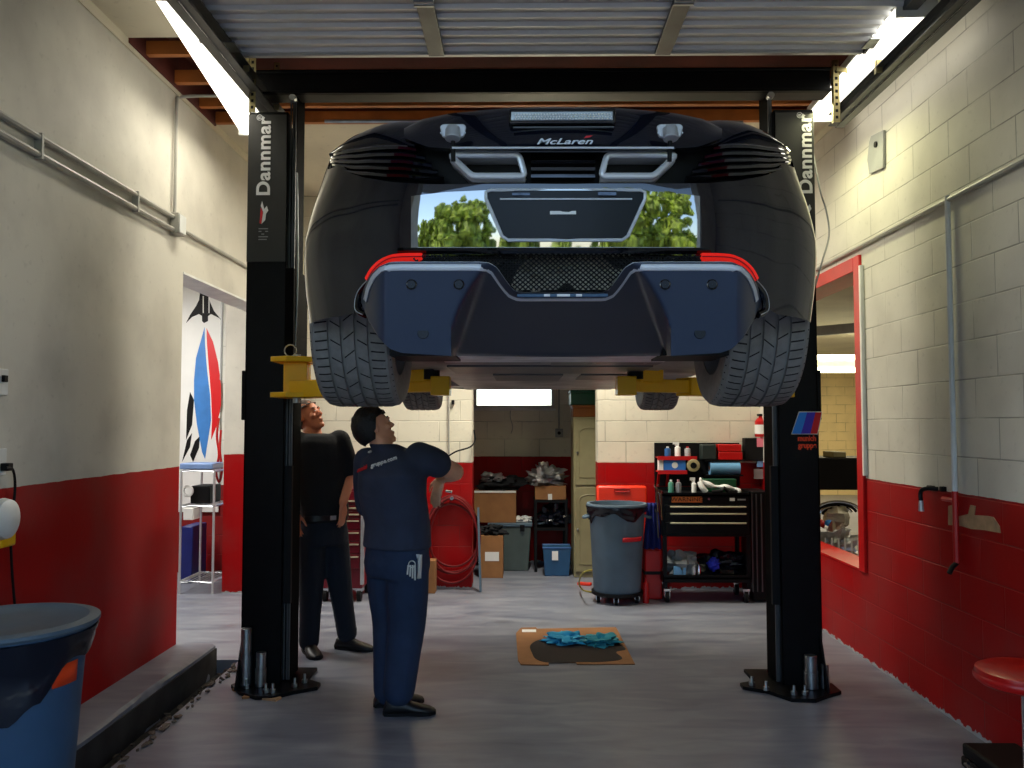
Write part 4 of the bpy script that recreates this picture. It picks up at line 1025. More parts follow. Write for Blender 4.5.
for s in (-1, 1):
    wheel(CX+s*.77, YR, ZB+.343, .343, .30, s)
    wheel(CX-.01+s*.825, YF-.05, at(420, 410.5, YF).z+.325, .325, .245, s)
# ------------------------------------------------------------------ bins
def bin_(name, label, c, R, H, mm, z0=0, taper=.84, hy=False):
    t = thing(name, label, 'bin', (c[0], c[1], z0))
    m = MB(); x, y = c[0], c[1]; B = R*taper
    m.lathe((x, y, z0), [(.001,.0),(B*.96,.0),(B,.02),(B+(R-B)*.80,H*.80),(B+(R-B)*.82,H*.81),(R*.99,H*.92),(R*1.0,H-.03),(R*1.07,H-.03),(R*1.09,H-.015),(R*1.07,H),(R*.97,H),(R*.95,H-.05),(R*.9,H*.6),(.001,H*.6)], 48)
    m.build('barrel', mm, t)
    for s in (-1, 1):
        hp = [(s*R*.96, -.05, H*.86), (s*R*1.17, -.045, H*.84), (s*R*1.17, .045, H*.84), (s*R*.96, .05, H*.86)]
        h = MB(); h.tube(smooth_pts([V((x, y, z0))+(V((q, -p, r)) if hy else V((p, q, r))) for p, q, r in hp], 5), .013, 8); h.build('handle', mm, t)
    return t
def bag(t, c, R, H, z0, drops, seed=1, top=True):
    m = MB(); x, y = c; rings = []
    n = 72
    def dr(a): return lin(drops, (a % (2*pi))/(2*pi)*360)*(1+.12*sin(5*a)+.08*sin(11*a))
    for q in range(9):
        ring = []
        for k in range(n):
            a = 2*pi*k/n; d = dr(a); f = q/8
            rr = R*1.105-(R*.12)*min(1, f*d/.14)+.012*noise.noise(V((cos(a)*4, sin(a)*4, f*3+seed)))
            ring.append(V((x+rr*cos(a), y+rr*sin(a), z0+H+.004-d*f)))
        rings.append(ring)
    rim = [V((x+R*.98*cos(2*pi*k/n), y+R*.98*sin(2*pi*k/n), z0+H+.012)) for k in range(n)]
    inn = [V((x+R*.93*cos(2*pi*k/n), y+R*.93*sin(2*pi*k/n), z0+H-.12)) for k in range(n)]
    m.loft([inn, rim]+rings, True, False); return m.build('bin_liner', M['bag'], t)
# foreground bin on the left
c = (-1.872, 3.02)
t = bin_('waste_bin', 'large blue grey round waste bin by the left wall kerb in front', c, .268, .885, M['bin2'], taper=.80, hy=True)
m = MB(); m.lathe((c[0], c[1], .085), [(.001,.80),(.10,.803),(.24,.80),(.268,.79),(.30,.79),(.309,.80),(.309,.812),(.27,.818),(.25,.806),(.1,.810),(.001,.812)], 48); m.build('lid', M['bin'], t)
m = MB()
def lab(a, b): an = radians(-88+a*78); r = .232+.043*(.28+b*.52)/.8*1.0+.004; r = .231+.8*(b)*.044/.8+.012; return V((c[0]+r*cos(an), c[1]+r*sin(an), b*.8))
bag(t, c, .272, .862, 0, [(0,.09),(20,.08),(45,.03),(200,.05),(240,.17),(262,.21),(300,.23),(325,.22),(340,.12),(360,.09)])
m = MB(); m.loft([[V((c[0]+(rr)*cos(radians(an)), c[1]+rr*sin(radians(an)), z)) for an in range(-26, 0, 4)] for z, rr in ((.69,.2665),(.765,.2705))], False, False)
m.build('orange_sticker', M['txto'], t, solid=.002)
# grey bin on casters
yb = atz(618, 601, .0).y; xb = at(617, 560, yb).x
zt = at(617, 505, yb-.2).z; R = .255; z0 = .085
t = bin_('waste_bin', 'scuffed grey blue round bin on a caster dolly beside the tool cart', (xb, yb), R, zt-z0, M['bin'], z0)
m = MB(); m.lathe((xb, yb, 0), [(.001,.065),(.22,.065),(.235,.075),(.235,.10),(.001,.10)], 32); m.build('dolly', M['blackm'], t)
for a in (-100, -30, 40, 110, 200):
    x, y = xb+.19*cos(radians(a)), yb+.19*sin(radians(a))
    m = MB(); m.cyl((x-.014, y, .033), (x+.014, y, .033), .033, seg=16); w_ = m.build('caster', M['blackm'], t)
    m = MB(); m.box(x-.022, x-.017, y-.02, y+.02, .03, .068); m.box(x+.017, x+.022, y-.02, y+.02, .03, .068); m.build('caster_fork', M['chrome'], w_)
bag(t, (xb, yb), R, zt-z0-.03, z0, [(0,.05),(180,.12),(195,.18),(215,.08),(245,.06),(262,.05),(285,.13),(305,.10),(325,.05),(360,.05)], 4)
m = MB(); m.loft([[V((xb+rr*cos(radians(an)), yb+rr*sin(radians(an)), z)) for an in range(-85, -33, 4)] for z, rr in ((.565,.252),(.605,.256))], False, False); m.build('red_tape', M['txtr'], t, solid=.002)
# ------------------------------------------------------------------ generic boxes
def pbox(px0, px1, pt_, pb_, y, dep):
    a, b = at(px0, pb_, y), at(px1, pt_, y); return a.x, b.x, y, y+dep, a.z, b.z
def carton(name, label, cat, box, mm, group=None, flaps=True, tape=True, zfloor=None):
    x0, x1, y0, y1, z0, z1 = box
    if zfloor is not None: z0 = zfloor
    t = thing(name, label, cat, ((x0+x1)/2, (y0+y1)/2, z0), group)
    m = MB(); m.box(x0, x1, y0, y1, z0, z1-.004); m.build('carton_body', mm, t, bevel=.003)
    if flaps:
        for a, b in ((y0, (y0+y1)/2-.002), ((y0+y1)/2+.002, y1)): MB().box(x0, x1, a, b, z1-.004, z1).build('flap', mm, t)
    if tape: MB().box(x0-.001 if 0 else x0+.001, x1-.001, (y0+y1)/2-.025, (y0+y1)/2+.025, z1, z1+.001).build('tape', M['tan'], t)
    return t
def crumple(name, label, cat, c, r, mm, seed, amp=.8, grp=None, fr=2.5, flatb=True):
    m = MB(); m.ball(c, r, 26, 18, amp, fr, seed=seed, smooth=False)
    zb_ = c[2]-r[2]*.55
    if flatb: m.v = [V((p.x, p.y, max(p.z, zb_))) for p in m.v]
    return tag(m.build(name, mm), label, cat, grp)
# tote + boxes in the alcove (rear to front)
yA = 9.15
b = pbox(489, 531, 523, 566, yA, .5); 
t = thing('storage_tote', 'grey green lidded storage tote under the big carton in the alcove', 'tote', ((b[0]+b[1])/2, yA+.25, 0))
x0, x1, zt_ = b[0], b[1], b[5]
m = MB(); m.loft([[(x0+.03,yA+.03,0),(x1-.03,yA+.03,0),(x1-.03,yA+.47,0),(x0+.03,yA+.47,0)], [(x0,yA,zt_-.04),(x1,yA,zt_-.04),(x1,yA+.5,zt_-.04),(x0,yA+.5,zt_-.04)]], smooth=False); m.build('tub', mat('tote_grey', srgb(78,90,88), .5), t, bevel=.01)
MB().box(x0-.015, x1+.015, yA-.015, yA+.515, zt_-.04, zt_).build('lid', M['bin'], t, bevel=.008)
for s in (x0+.08, x1-.12): MB().box(s, s+.05, yA-.022, yA-.01, zt_-.09, zt_-.02).build('latch', M['blackm'], t)
bb = pbox(474, 516, 491, 523, yA+.02, .45); 
tc = carton('cardboard_box', 'big brown carton resting on the grey tote in the alcove', 'box', (bb[0], bb[1], bb[2], bb[3], zt_+.001, bb[5]), M['card'], 'cardboard boxes in the alcove')
MB().box(bb[0]-.0, bb[1]+.0, bb[2]-.008, bb[2]+.001, bb[5]-.02, bb[5]+.002).build('open_edge', M['paper'], tc)
s0 = at(490, 480, yA+.2)
crumple('black_rag', 'heap of dark cloth on the big brown carton', 'cloth', (s0.x+.12, yA+.25, bb[5]+.05), (.25,.2,.09), M['dkcl'], 3)
crumple('plastic_bag', 'crumpled white plastic bag on the big brown carton', 'plastic bag', (at(492,478,yA+.1).x, yA+.16, bb[5]+.13), (.12,.10,.06), M['foil'], 9)
b3 = pbox(480, 503, 536, 564, 8.75, .3)
tb = carton('cardboard_box', 'small carton with a white label on the alcove floor', 'box', b3, M['card'], 'cardboard boxes in the alcove', zfloor=0)
a, q = at(485, 561, 8.748), at(499, 552, 8.748)
MB().box(a.x, q.x, 8.746, 8.75, a.z, q.z).build('label', M['paper'], tb)
crumple('dark_cloth', 'dark cloth bundle on the small labelled carton', 'cloth', (b3[0]+.12, 8.9, b3[5]+.03), (.13,.13,.06), M['dkcl'], 5)
# shelf stand with items right side
yS = 9.1
sb = pbox(534, 568, 500, 562, yS, .5)
t = thing('steel_rack', 'low black rack holding the foil covered carton in the alcove', 'rack', ((sb[0]+sb[1])/2, yS+.25, 0))
for x in (sb[0]+.02, sb[1]-.02):
    for y in (yS+.02, yS+.46): MB().box(x-.015, x+.015, y-.015, y+.015, 0, sb[5]).build('leg', M['blackm'], t)
for z in (at(550, 528, yS).z, sb[5]): MB().box(sb[0], sb[1], yS, yS+.48, z-.03, z).build('shelf', M['blackm'], t)
zm = at(550, 528, yS).z
crumple('dark_sack', 'black sack on the middle shelf of the alcove rack', 'sack', (sb[0]+.22, yS+.2, zm+.09), (.17,.17,.12), M['bag'], 8)
b4 = pbox(535, 566, 486, 500, yS+.02, .4)
t4 = carton('cardboard_box', 'flat brown carton under crumpled foil on the alcove rack', 'box', (b4[0], b4[1], b4[2], b4[3], sb[5]+.001, b4[5]), M['card'], 'cardboard boxes in the alcove')
a, q = at(548, 500, yS+.018), at(552, 494, yS+.018); MB().box(a.x, q.x, yS+.015, yS+.02, a.z, q.z).build('label', M['paper'], t4)
crumple('foil_heap', 'heap of crumpled silver foil on the flat carton in the alcove', 'foil', (at(546,480,yS+.2).x, yS+.2, b4[5]+.07), (.19,.16,.13), M['foil'], 21, 1.0, fr=4)
f2 = at(534, 478, yS+.1)
p = at(522, 519, 9.05); crumple('paper_bundle', 'crumpled paper bundle on the edge of the grey tote lid', 'paper', (p.x-.0, 9.28, zt_+.02), (.10,.08,.04), M['paper'], 33)
p = at(545, 560, 8.8)
b5 = pbox(543, 571, 548, 562, 8.85, .32)
t = thing('blue_crate', 'small blue plastic crate on the floor before the alcove rack', 'crate', ((b5[0]+b5[1])/2, 9, 0))
m = MB(); m.loft([[(b5[0]+.02,8.87,0),(b5[1]-.02,8.87,0),(b5[1]-.02,9.08,0),(b5[0]+.02,9.08,0)], [(b5[0],8.85,b5[5]),(b5[1],8.85,b5[5]),(b5[1],9.10,b5[5]),(b5[0],9.10,b5[5])]], smooth=False, cap=True); m.build('tub', mat('crate_blue', srgb(38,82,122), .4), t, bevel=.006)
MB().tube([(b5[0],8.85,b5[5]),(b5[1],8.85,b5[5]),(b5[1],9.10,b5[5]),(b5[0],9.10,b5[5])], .01, 6, True).build('rim', M['blue'], t)
a, q = at(552, 560, 8.86), at(558, 551, 8.86); MB().box(a.x, q.x, 8.845, 8.85, a.z, q.z).build('picture_label', M['paper'], t)
# tall cabinet
yC = 8.78; b6 = pbox(574, 604, 417, 556, yC, .5)
t = thing('tall_cabinet', 'tall olive cream cabinet at the right side of the alcove', 'cabinet', ((b6[0]+b6[1])/2, yC+.25, 0))
xc0, xc1, zc1 = b6[0], AX1+.13, b6[5]
MB().box(xc0, xc1, yC+.02, yC+.5, 0, zc1).build('carcass', M['cab'], t, bevel=.004)
zsp = at(585, 486, yC).z
for z0_, z1_ in ((zsp+.01, zc1-.03), (.06, zsp-.01)):
    d = MB().box(xc0+.015, xc1-.01, yC, yC+.02, z0_, z1_).build('door', M['cab'], t, bevel=.004)
    m = MB(); xa, xb_ = xc0+.06, xc1-.05; arch = [(xa, z0_+.08), (xb_, z0_+.08), (xb_, z1_-.14)]+[((xa+xb_)/2+(xb_-xa)/2*cos(u), z1_-.14+.06*sin(u)) for u in [pi*k/10 for k in range(11)]]+[(xa, z1_-.14)]
    m.tube([(a_, yC-.002, b_) for a_, b_ in arch], .006, 6, True); m.build('door_moulding', M['cab'], d)
    MB().ball((xc0+.04, yC-.012, (z0_+z1_)/2), .012, 10, 8).build('knob', M['steel'], d)
gb_ = pbox(571, 600, 392, 405, yC+.0, .4)
for (pt_, pb_, nm, mm, lb, px0) in ((405, 417, 'amber_case', mat('amber_plastic', srgb(150,88,20), .4), 'flat amber brown case on top of the olive cabinet', 573), (390, 405, 'green_case', M['green'], 'dark green case stacked on the amber case', 571)):
    bx_ = pbox(px0, 598, pt_, pb_, yC+.02, .4)
    z0_ = zc1+.001 if nm == 'amber_case' else zlast
    t = thing(nm, lb, 'case', ((bx_[0]+bx_[1])/2, yC+.2, z0_)); zlast = bx_[5]+.001
    MB().box(bx_[0], bx_[1], bx_[2], bx_[3], z0_, bx_[5]-.03).build('case_base', mm, t, bevel=.008)
    MB().box(bx_[0]-.008, bx_[1]+.008, bx_[2]-.008, bx_[3], bx_[5]-.03, bx_[5]).build('case_lid', mm, t, bevel=.006)
p = at(559, 433, YA)
t = thing('wall_socket', 'grey metal socket box on the white alcove wall', 'socket', p)
MB().box(p.x-.045, p.x+.045, YA-.035, YA-.001, p.z-.05, p.z+.05).build('plate', M['grey'], t, bevel=.004)
MB().cyl((p.x, YA-.04, p.z), (p.x, YA-.03, p.z), .02, seg=12).build('receptacle', M['blackm'], t)
tag(MB().tube([(p.x, YA-.012, p.z+.05), (p.x, YA-.012, p.z+1.0)], .01).build('wall_conduit', M['pipe']), 'thin conduit rising from the alcove socket', 'conduit')
p = at(511, 412, YA-.03); tag(MB().tube(smooth_pts([(p.x, YA-.03, wz0-.0), (p.x-.01, YA-.03, wz0-.1), (p.x+.02, YA-.03, wz0-.22), (p.x, YA-.03, wz0-.30)], 5), .004, 6).build('hanging_lead', M['grey']), 'grey cord hanging under the alcove window', 'cord')
# leaning panel at the alcove's left edge, hose on the back wall
px_ = at(480, 560, YB-.12)
tag(MB().bar((at(479,0,YB-.1).x+.03, YB-.16, .001), (at(479,0,YB-.1).x-.0, YB-.05, at(477,508,YB-.1).z), .055, .02, up=(1,0,0)).build('leaning_board', M['bin']), 'narrow grey board leaning at the left edge of the alcove', 'board')
hc = at(452, 535, YB-.07); t = thing('air_hose', 'dark red coiled air hose hanging on the red back wall', 'hose', hc)
for i, (rx, rz, dx, dz) in enumerate(((.27,.38,0,0),(.25,.34,.01,.03),(.28,.33,-.01,-.03),(.23,.37,.02,.0),(.26,.41,0,-.05))):
    MB().tube([(hc.x+dx+rx*cos(q)*(1-.1*sin(q)), YB-.03-.015*i+.006*sin(3*q), hc.z+dz+rz*sin(q)) for q in [2*pi*k/40 for k in range(40)]], .0105, 8, True).build('hose_loop', mat('hose_%d' % i, srgb(92+6*i,8,12), .5), t)
MB().cyl((hc.x, YB-.12, hc.z+.36), (hc.x, YB, hc.z+.36), .018, seg=10).build('hook', M['steel'], t)
q = at(449, 491, YB-.12); MB().cyl((q.x-.03, YB-.13, q.z), (q.x+.03, YB-.13, q.z-.01), .013, seg=10).build('coupling', M['chrome'], t)
pp = [at(442, 461, YB-.05), at(455, 452, YB-.1), at(470, 447, YB-.1), at(475, 440, YB-.06), at(474, 430, YB-.03)]
tag(MB().tube(smooth_pts(pp, 6), .008, 8).build('extension_lead', M['blackm']), 'black cord looping from the back wall edge near the alcove', 'cord')
tag(MB().tube([at(449, 386, YB-.015), at(449, 463, YB-.015)], .008, 6).build('wall_conduit', M['pipe']), 'thin conduit on the cream back wall left of the alcove', 'conduit')
p = at(453, 402, YB); tag(MB().box(p.x-.012, p.x+.016, YB-.03, YB-.001, p.z-.025, p.z+.02).build('wall_hook', M['blackm'], bevel=.004), 'small black hook on the cream back wall left of the alcove', 'hook')
p = at(432, 580, 8.0); tag(MB().box(p.x-.06, p.x+.035, 7.95, 8.1, 0, at(432,560,8.0).z).build('cardboard_tube_box', M['card'], bevel=.004), 'narrow brown carton on the floor behind the mechanic', 'box')
# ------------------------------------------------------------------ red tool chest behind the men
yT = 7.55
cx0, cx1 = at(318, 540, yT).x, at(362, 540, yT).x; zt_ = at(345, 489, yT).z
t = thing('tool_chest', 'dark red drawer tool chest on casters behind the two men', 'tool chest', ((cx0+cx1)/2, yT+.25, 0))
MB().box(cx0, cx1, yT+.02, yT+.5, .12, zt_).build('body', mat('maroon_enamel', srgb(110,16,34), .3), t, bevel=.006)
hy = [501, 508, 514.5, 521, 533, 544.5, 557]
zs = [zt_-.02]+[ (at(345, (a+b)/2, yT).z if 0 else at(345, b-3.2, yT).z) for a, b in zip(hy, hy[1:])]+[at(345, 569, yT).z]
for i, h_ in enumerate(hy):
    zh = at(345, h_, yT-.02).z
    zlo, zhi = zs[i+1]+.004, zs[i]-.004
    if zhi-zlo < .02: zlo = zhi-.03
    d = MB().box(cx0+.015, cx1-.02, yT, yT+.02, zlo, zhi).build('drawer', bpy.data.materials['maroon_enamel'], t, bevel=.003)
    MB().box(cx0+.03, cx1-.03, yT-.014, yT, min(zh, zhi)-.008, min(zh, zhi)+.004).build('handle', M['hand'], d)
MB().box(cx1-.012, cx1+.02, yT-.01, yT+.02, .16, zt_-.02).build('corner_post', M['silver'], t, bevel=.003)
for x in (cx0+.06, cx1-.03):
    for y in (yT+.06, yT+.44):
        m = MB(); m.cyl((x-.018, y, .055), (x+.018, y, .055), .055, seg=18); w_ = m.build('caster', M['blackm'], t); MB().box(x-.026, x+.026, y-.03, y+.03, .09, .122).build('caster_plate', M['chrome'], w_)
# ------------------------------------------------------------------ tool cart by the right post
yK = 7.55
kx0, kx1 = at(663, 560, yK).x, at(751, 560, yK).x
zk1, zk0 = at(700, 496, yK).z, at(700, 537, yK).z
t = thing('tool_cart', 'black open tool cart with three silver handled drawers by the right post', 'tool cart', ((kx0+kx1)/2, yK+.22, 0))
MB().box(kx0, kx1, yK+.015, yK+.42, zk0, zk1).build('drawer_case', M['black'], t, bevel=.006)
m = MB(); m.box(kx0, kx1, yK, yK+.44, zk1, zk1+.012); m.box(kx0, kx1, yK, yK+.012, zk1, zk1+.03); m.box(kx0, kx1, yK+.43, yK+.44, zk1, zk1+.05); m.box(kx0, kx0+.01, yK, yK+.44, zk1, zk1+.04); m.box(kx1-.01, kx1, yK, yK+.44, zk1, zk1+.04); m.build('top_tray', M['black'], t)
for a_, b_, h_ in ((505, 512, 507), (513, 521.5, 514), (522.5, 534, 523.3)):
    za, zb_ = at(700, b_, yK).z, at(700, a_, yK).z; zh = at(700, h_, yK-.02).z
    d = MB().box(kx0+.02, kx1-.02, yK, yK+.015, za, zb_).build('drawer', M['black'], t, bevel=.003)
    a, b = at(670.5, 512, yK-.02).x, at(746.5, 512, yK-.02).x
    MB().box(a, b, yK-.02, yK, zh-.007, zh+.007).build('handle', M['hand'], d, bevel=.003)
a, b = at(672, 502.5, yK-.006), at(702.5, 496.8, yK-.006)
lb_ = MB().box(a.x, b.x, yK+.003, yK+.015, a.z, b.z).build('orange_label', mat('orange_label', srgb(190,96,20), .5), t)
text('label_lettering', 'WARNING', V(((a.x+b.x)/2, yK+.001, (a.z+b.z)/2)), .055, M['blackm'], lb_, sx=1.1)
p = at(709, 499, yK); MB().cyl((p.x, yK, p.z), (p.x, yK+.02, p.z), .011, seg=12).build('lock', M['chrome'], t)
a, b = at(730, 501, yK), at(735, 498, yK); MB().box(a.x, b.x, yK+.008, yK+.018, a.z, b.z).build('white_badge', M['txtw'], t)
a, b = at(738, 500.5, yK), at(746, 499, yK); MB().box(a.x, b.x, yK+.01, yK+.018, a.z, b.z).build('grey_badge', M['grey'], t)
zl = at(700, 575, yK).z
for x in (kx0+.02, kx1-.02):
    for y in (yK+.02, yK+.40): MB().box(x-.018, x+.018, y-.018, y+.018, .13, zk0+.01).build('leg', M['black'], t)
m = MB(); m.box(kx0, kx1, yK, yK+.42, zl-.04, zl-.02); m.box(kx0, kx1, yK, yK+.012, zl-.07, zl); m.box(kx0, kx0+.01, yK, yK+.42, zl-.07, zl); m.box(kx1-.01, kx1, yK, yK+.42, zl-.07, zl); m.build('lower_tray', M['black'], t, bevel=.003)
for x in (kx0+.04, kx1-.04):
    for y in (yK+.04, yK+.38):
        m = MB(); m.cyl((x-.016, y, .05), (x+.016, y, .05), .05, seg=18); w_ = m.build('caster', M['blackm'], t); m = MB(); m.box(x-.03, x+.03, y-.03, y+.03, .105, .125); m.box(x-.024, x-.018, y-.02, y+.02, .05, .11); m.box(x+.018, x+.024, y-.02, y+.02, .05, .11); m.build('caster_fork', M['chrome'], w_)
# things on the lower tray
zt0 = zl-.02
crumple('grey_rag', 'crumpled grey plastic wrap at the left end of the cart lower tray', 'rag', (at(682,560,yK+.15).x, yK+.16, zt0+.085), (.14,.11,.13), M['foil'] if 0 else mat('grey_wrap', srgb(120,126,130), .6), 41)
p = at(680, 572, yK+.05); tag(MB().box(p.x-.06, p.x+.05, yK+.025, yK+.06, zt0, zt0+.09).build('small_box', M['lblue'], bevel=.004), 'small pale blue and white box on the cart lower tray', 'box')
crumple('blue_rag', 'bright blue rag ball on the cart lower tray', 'rag', (at(714,562,yK+.1).x, yK+.12, zt0+.10), (.055,.05,.055), mat('bright_blue_rag', srgb(36,50,200), .7), 43, .4, flatb=False)
crumple('black_tool_bag', 'low heap of black hoses and tools at the right end of the cart lower tray', 'tool bag', (at(722,565,yK+.2).x, yK+.27, zt0+.06), (.23,.12,.12), M['bag'], 44)
for i, (px, col) in enumerate(((694, M['silver']), (699, M['chrome']))):
    p = at(px, 570, yK+.06); tag(MB().lathe((p.x, yK+.06, zt0), [(.001,0),(.018,0),(.018,.07),(.008,.09),(.008,.10),(.001,.10)], 14).build('small_bottle', col), 'tiny silver bottle on the cart lower tray', 'bottle', 'tiny bottles on the lower tray')
# things on top of the cart
zt1 = zk1+.013
def bottle(px, h, r, mm, cap, label, name='spray_can', yy=yK+.12, grp=None, z=None, nozzle=False):
    z = zt1 if z is None else z
    x = at(px, 490, yy).x; t = thing(name, label, 'bottle', (x, yy, z), grp)
    MB().lathe((x, yy, z), [(.001,0),(r,0),(r,h*.72),(r*.9,h*.78),(r*.4,h*.84),(r*.4,h*.88),(.001,h*.88)], 20).build('bottle_body', mm, t)
    c = MB().cyl((x, yy, z+h*.86), (x, yy, z+h), r*.45, seg=14)
    if nozzle: c.box(x-r*1.6, x+r*.5, yy-r*.3, yy+r*.3, z+h, z+h+.025); c.bar((x-r*.8, yy, z+h), (x-r*.6, yy, z+h*.84), .008, .008)
    c.build('bottle_cap', cap, t)
bottle(671, .125, .026, mat('mint_can', srgb(90,160,140), .3, .3), M['paper'], 'mint green can at the left of the cart top', grp='bottles on the cart top')
bottle(678.5, .125, .026, mat('grey_can', srgb(150,150,155), .3, .4), mat('pink_cap', srgb(200,140,150), .5), 'grey can with a pink cap beside the mint green one', grp='bottles on the cart top')
bottle(694, .12, .022, M['paper'], M['paper'], 'white trigger spray bottle on the cart top', 'spray_bottle', grp='bottles on the cart top', nozzle=True)
m = MB(); a = at(700, 488, yK+.15)
pts = smooth_pts([a+V((0,0,.07)), at(702,481,yK+.15), at(712,486,yK+.15), at(724,487,yK+.12), at(735,489,yK+.12), at(740,493,yK+.12)], 5)
m.tube(pts, [.03+.012*sin(i*.9) for i in range(len(pts))], 10, flat=.7); m.tube(smooth_pts([at(700,482,yK+.12), at(702,487,yK+.1), at(706,492,yK+.1)], 4), .026, 10)
tag(m.build('white_cloth', M['paper']), 'rolled white cloth draped along the cart top', 'cloth')
p = at(722, 492, yK+.05); tag(MB().tube([(p.x-.09, yK+.05, zt1+.02), (p.x-.0, yK+.05, zt1+.03), (p.x+.02, yK+.05, zt1+.055), (p.x+.06, yK+.05, zt1+.02), (p.x+.14, yK+.05, zt1+.02)], .018, 10).build('air_gun', M['blackm']), 'small black air tool lying before the white cloth', 'tool')
a, b = at(703, 484, yK+.3), at(736, 479, yK+.3); tag(MB().box(a.x, b.x, yK+.28, yK+.38, zt1, b.z).build('green_case', M['green'], bevel=.006), 'long dark green box behind the white cloth on the cart top', 'box')
# wall shelf unit
yW = YB-.16
a, b = at(657, 487, yW), at(743, 443, yW)
t = thing('wall_shelf', 'dark steel wall shelf with a red edged bracket above the tool cart', 'shelf', ((a.x+b.x)/2, YB-.08, a.z))
MB().box(a.x, b.x, YB-.03, YB-.002, a.z, b.z).build('back_panel', M['blackm'], t, bevel=.003)
z1_, z2_ = at(675, 457, yW).z, at(675, 471, yW).z
for z_, pe in ((z1_, 697), (z2_, 687)):
    m = MB(); xe = at(pe, 460, yW).x; m.box(a.x+.01, xe, yW, YB-.03, z_-.012, z_); m.box(a.x+.01, xe, yW-.004, yW+.004, z_-.03, z_+.008); m.build('shelf', M['redp'], t)
for q in (659, 668): xq = at(q, 470, yW).x; MB().bar((xq, yW, z2_-.02), (xq, YB-.03, z2_-.22), .02, .02).build('bracket', M['redp'], t)
z3_ = at(725, 475, yW).z; MB().box(at(700,0,yW).x, b.x, yW, YB-.03, z3_-.012, z3_).build('shelf', M['blackm'], t)
z4_ = at(725, 460, yW).z; MB().box(at(700,0,yW).x, b.x+.02, yW, YB-.03, z4_-.012, z4_).build('shelf', M['blackm'], t)
bottle(668, .10, .03, M['blue'], M['paper'], 'squat blue bottle on the upper red shelf', 'squat_bottle', yW+.07, 'items on the upper red shelf', z1_)
bottle(678, .12, .028, M['paper'], M['paper'], 'white trigger spray bottle on the upper red shelf', 'spray_bottle', yW+.07, 'items on the upper red shelf', z1_, True)
bottle(688, .10, .03, M['silver'], M['redp'], 'silver can with a red cap on the upper red shelf', 'spray_can', yW+.07, 'items on the upper red shelf', z1_)
a2, b2 = at(664, 469, yW), at(686, 459.5, yW); tb = thing('glove_box', 'blue box of gloves with a white patch on the lower red shelf', 'box', ((a2.x+b2.x)/2, yW+.05, z2_))
MB().box(a2.x, b2.x, yW+.01, yW+.11, z2_+.0005, b2.z).build('carton_body', mat('box_blue', srgb(50,120,210), .5), tb, bevel=.003)
zz = (z2_+b2.z)/2; MB().lathe(((a2.x+b2.x)/2, yW+.008, zz), [(.001,0),(.03,0),(.03,.003)], 20, axis='y').build('white_patch', M['paper'], tb)
a2, b2 = at(659, 469, yW), at(663.5, 459.5, yW); tag(MB().box(a2.x, b2.x, yW+.01, yW+.09, z2_+.0005, b2.z).build('white_carton', M['paper'], bevel=.003), 'narrow white carton left of the blue glove box', 'box')
p = at(693.5, 465.5, yW-.005)
t = thing('tape_roll', 'round tan tape roll with a dark hub hung on the wall shelf', 'tape roll', p)
m = MB(); m.lathe(p, [(.03,.05),(.052,.05),(.062,.045),(.062,.0),(.052,-.004),(.03,-.002),(.03,.05)], 32, axis='y'); m.build('tape', mat('tan_tape', srgb(180,164,120), .5), t)
m = MB(); m.lathe(p, [(.03,.02),(.03,-.006),(.024,-.006),(.001,.0)], 24, axis='y'); 
for k in range(3): m.bar(p+V((0,-.004,0)), p+V((.03*cos(k*2.1),-.004,.03*sin(k*2.1))), .008, .008, up=(0,1,0))
m.build('hub', M['blackm'], t)
a2, b2 = at(711, 468, yW-.02), at(741, 468, yW-.02); za_ = a2.z
t = thing('towel_roll', 'light blue paper towel roll lying on the wall shelf', 'towel roll', ((a2.x+b2.x)/2, yW+.04, z3_))
m = MB(); m.cyl((a2.x, yW+.05, z3_+.066), (b2.x, yW+.05, z3_+.066), .066, seg=32); m.build('paper', M['lblue'], t)
MB().cyl((a2.x-.004, yW+.05, z3_+.066), (b2.x+.004, yW+.05, z3_+.066), .02, seg=16).build('core', M['card'], t)
a2, b2 = at(719, 459, yW-.02), at(742, 444.5, yW-.02)
t = thing('red_case', 'red plastic case on the top right of the wall shelf', 'case', ((a2.x+b2.x)/2, yW+.03, z4_))
MB().box(a2.x, b2.x+.01, yW-.0, yW+.13, z4_+.001, (z4_+b2.z)/2).build('case_base', M['redp'], t, bevel=.006); MB().box(a2.x, b2.x, yW-.0, yW+.13, (z4_+b2.z)/2+.003, b2.z).build('case_lid', M['redp'], t, bevel=.006)
a2, b2 = at(702, 459, yW-.02), at(717, 444.5, yW-.02); tag(MB().box(a2.x, b2.x, yW, yW+.12, z4_+.001, b2.z).build('dark_case', mat('dark_green_case', srgb(36,46,44), .5), bevel=.012), 'dark grey green case beside the red case on the wall shelf', 'case')
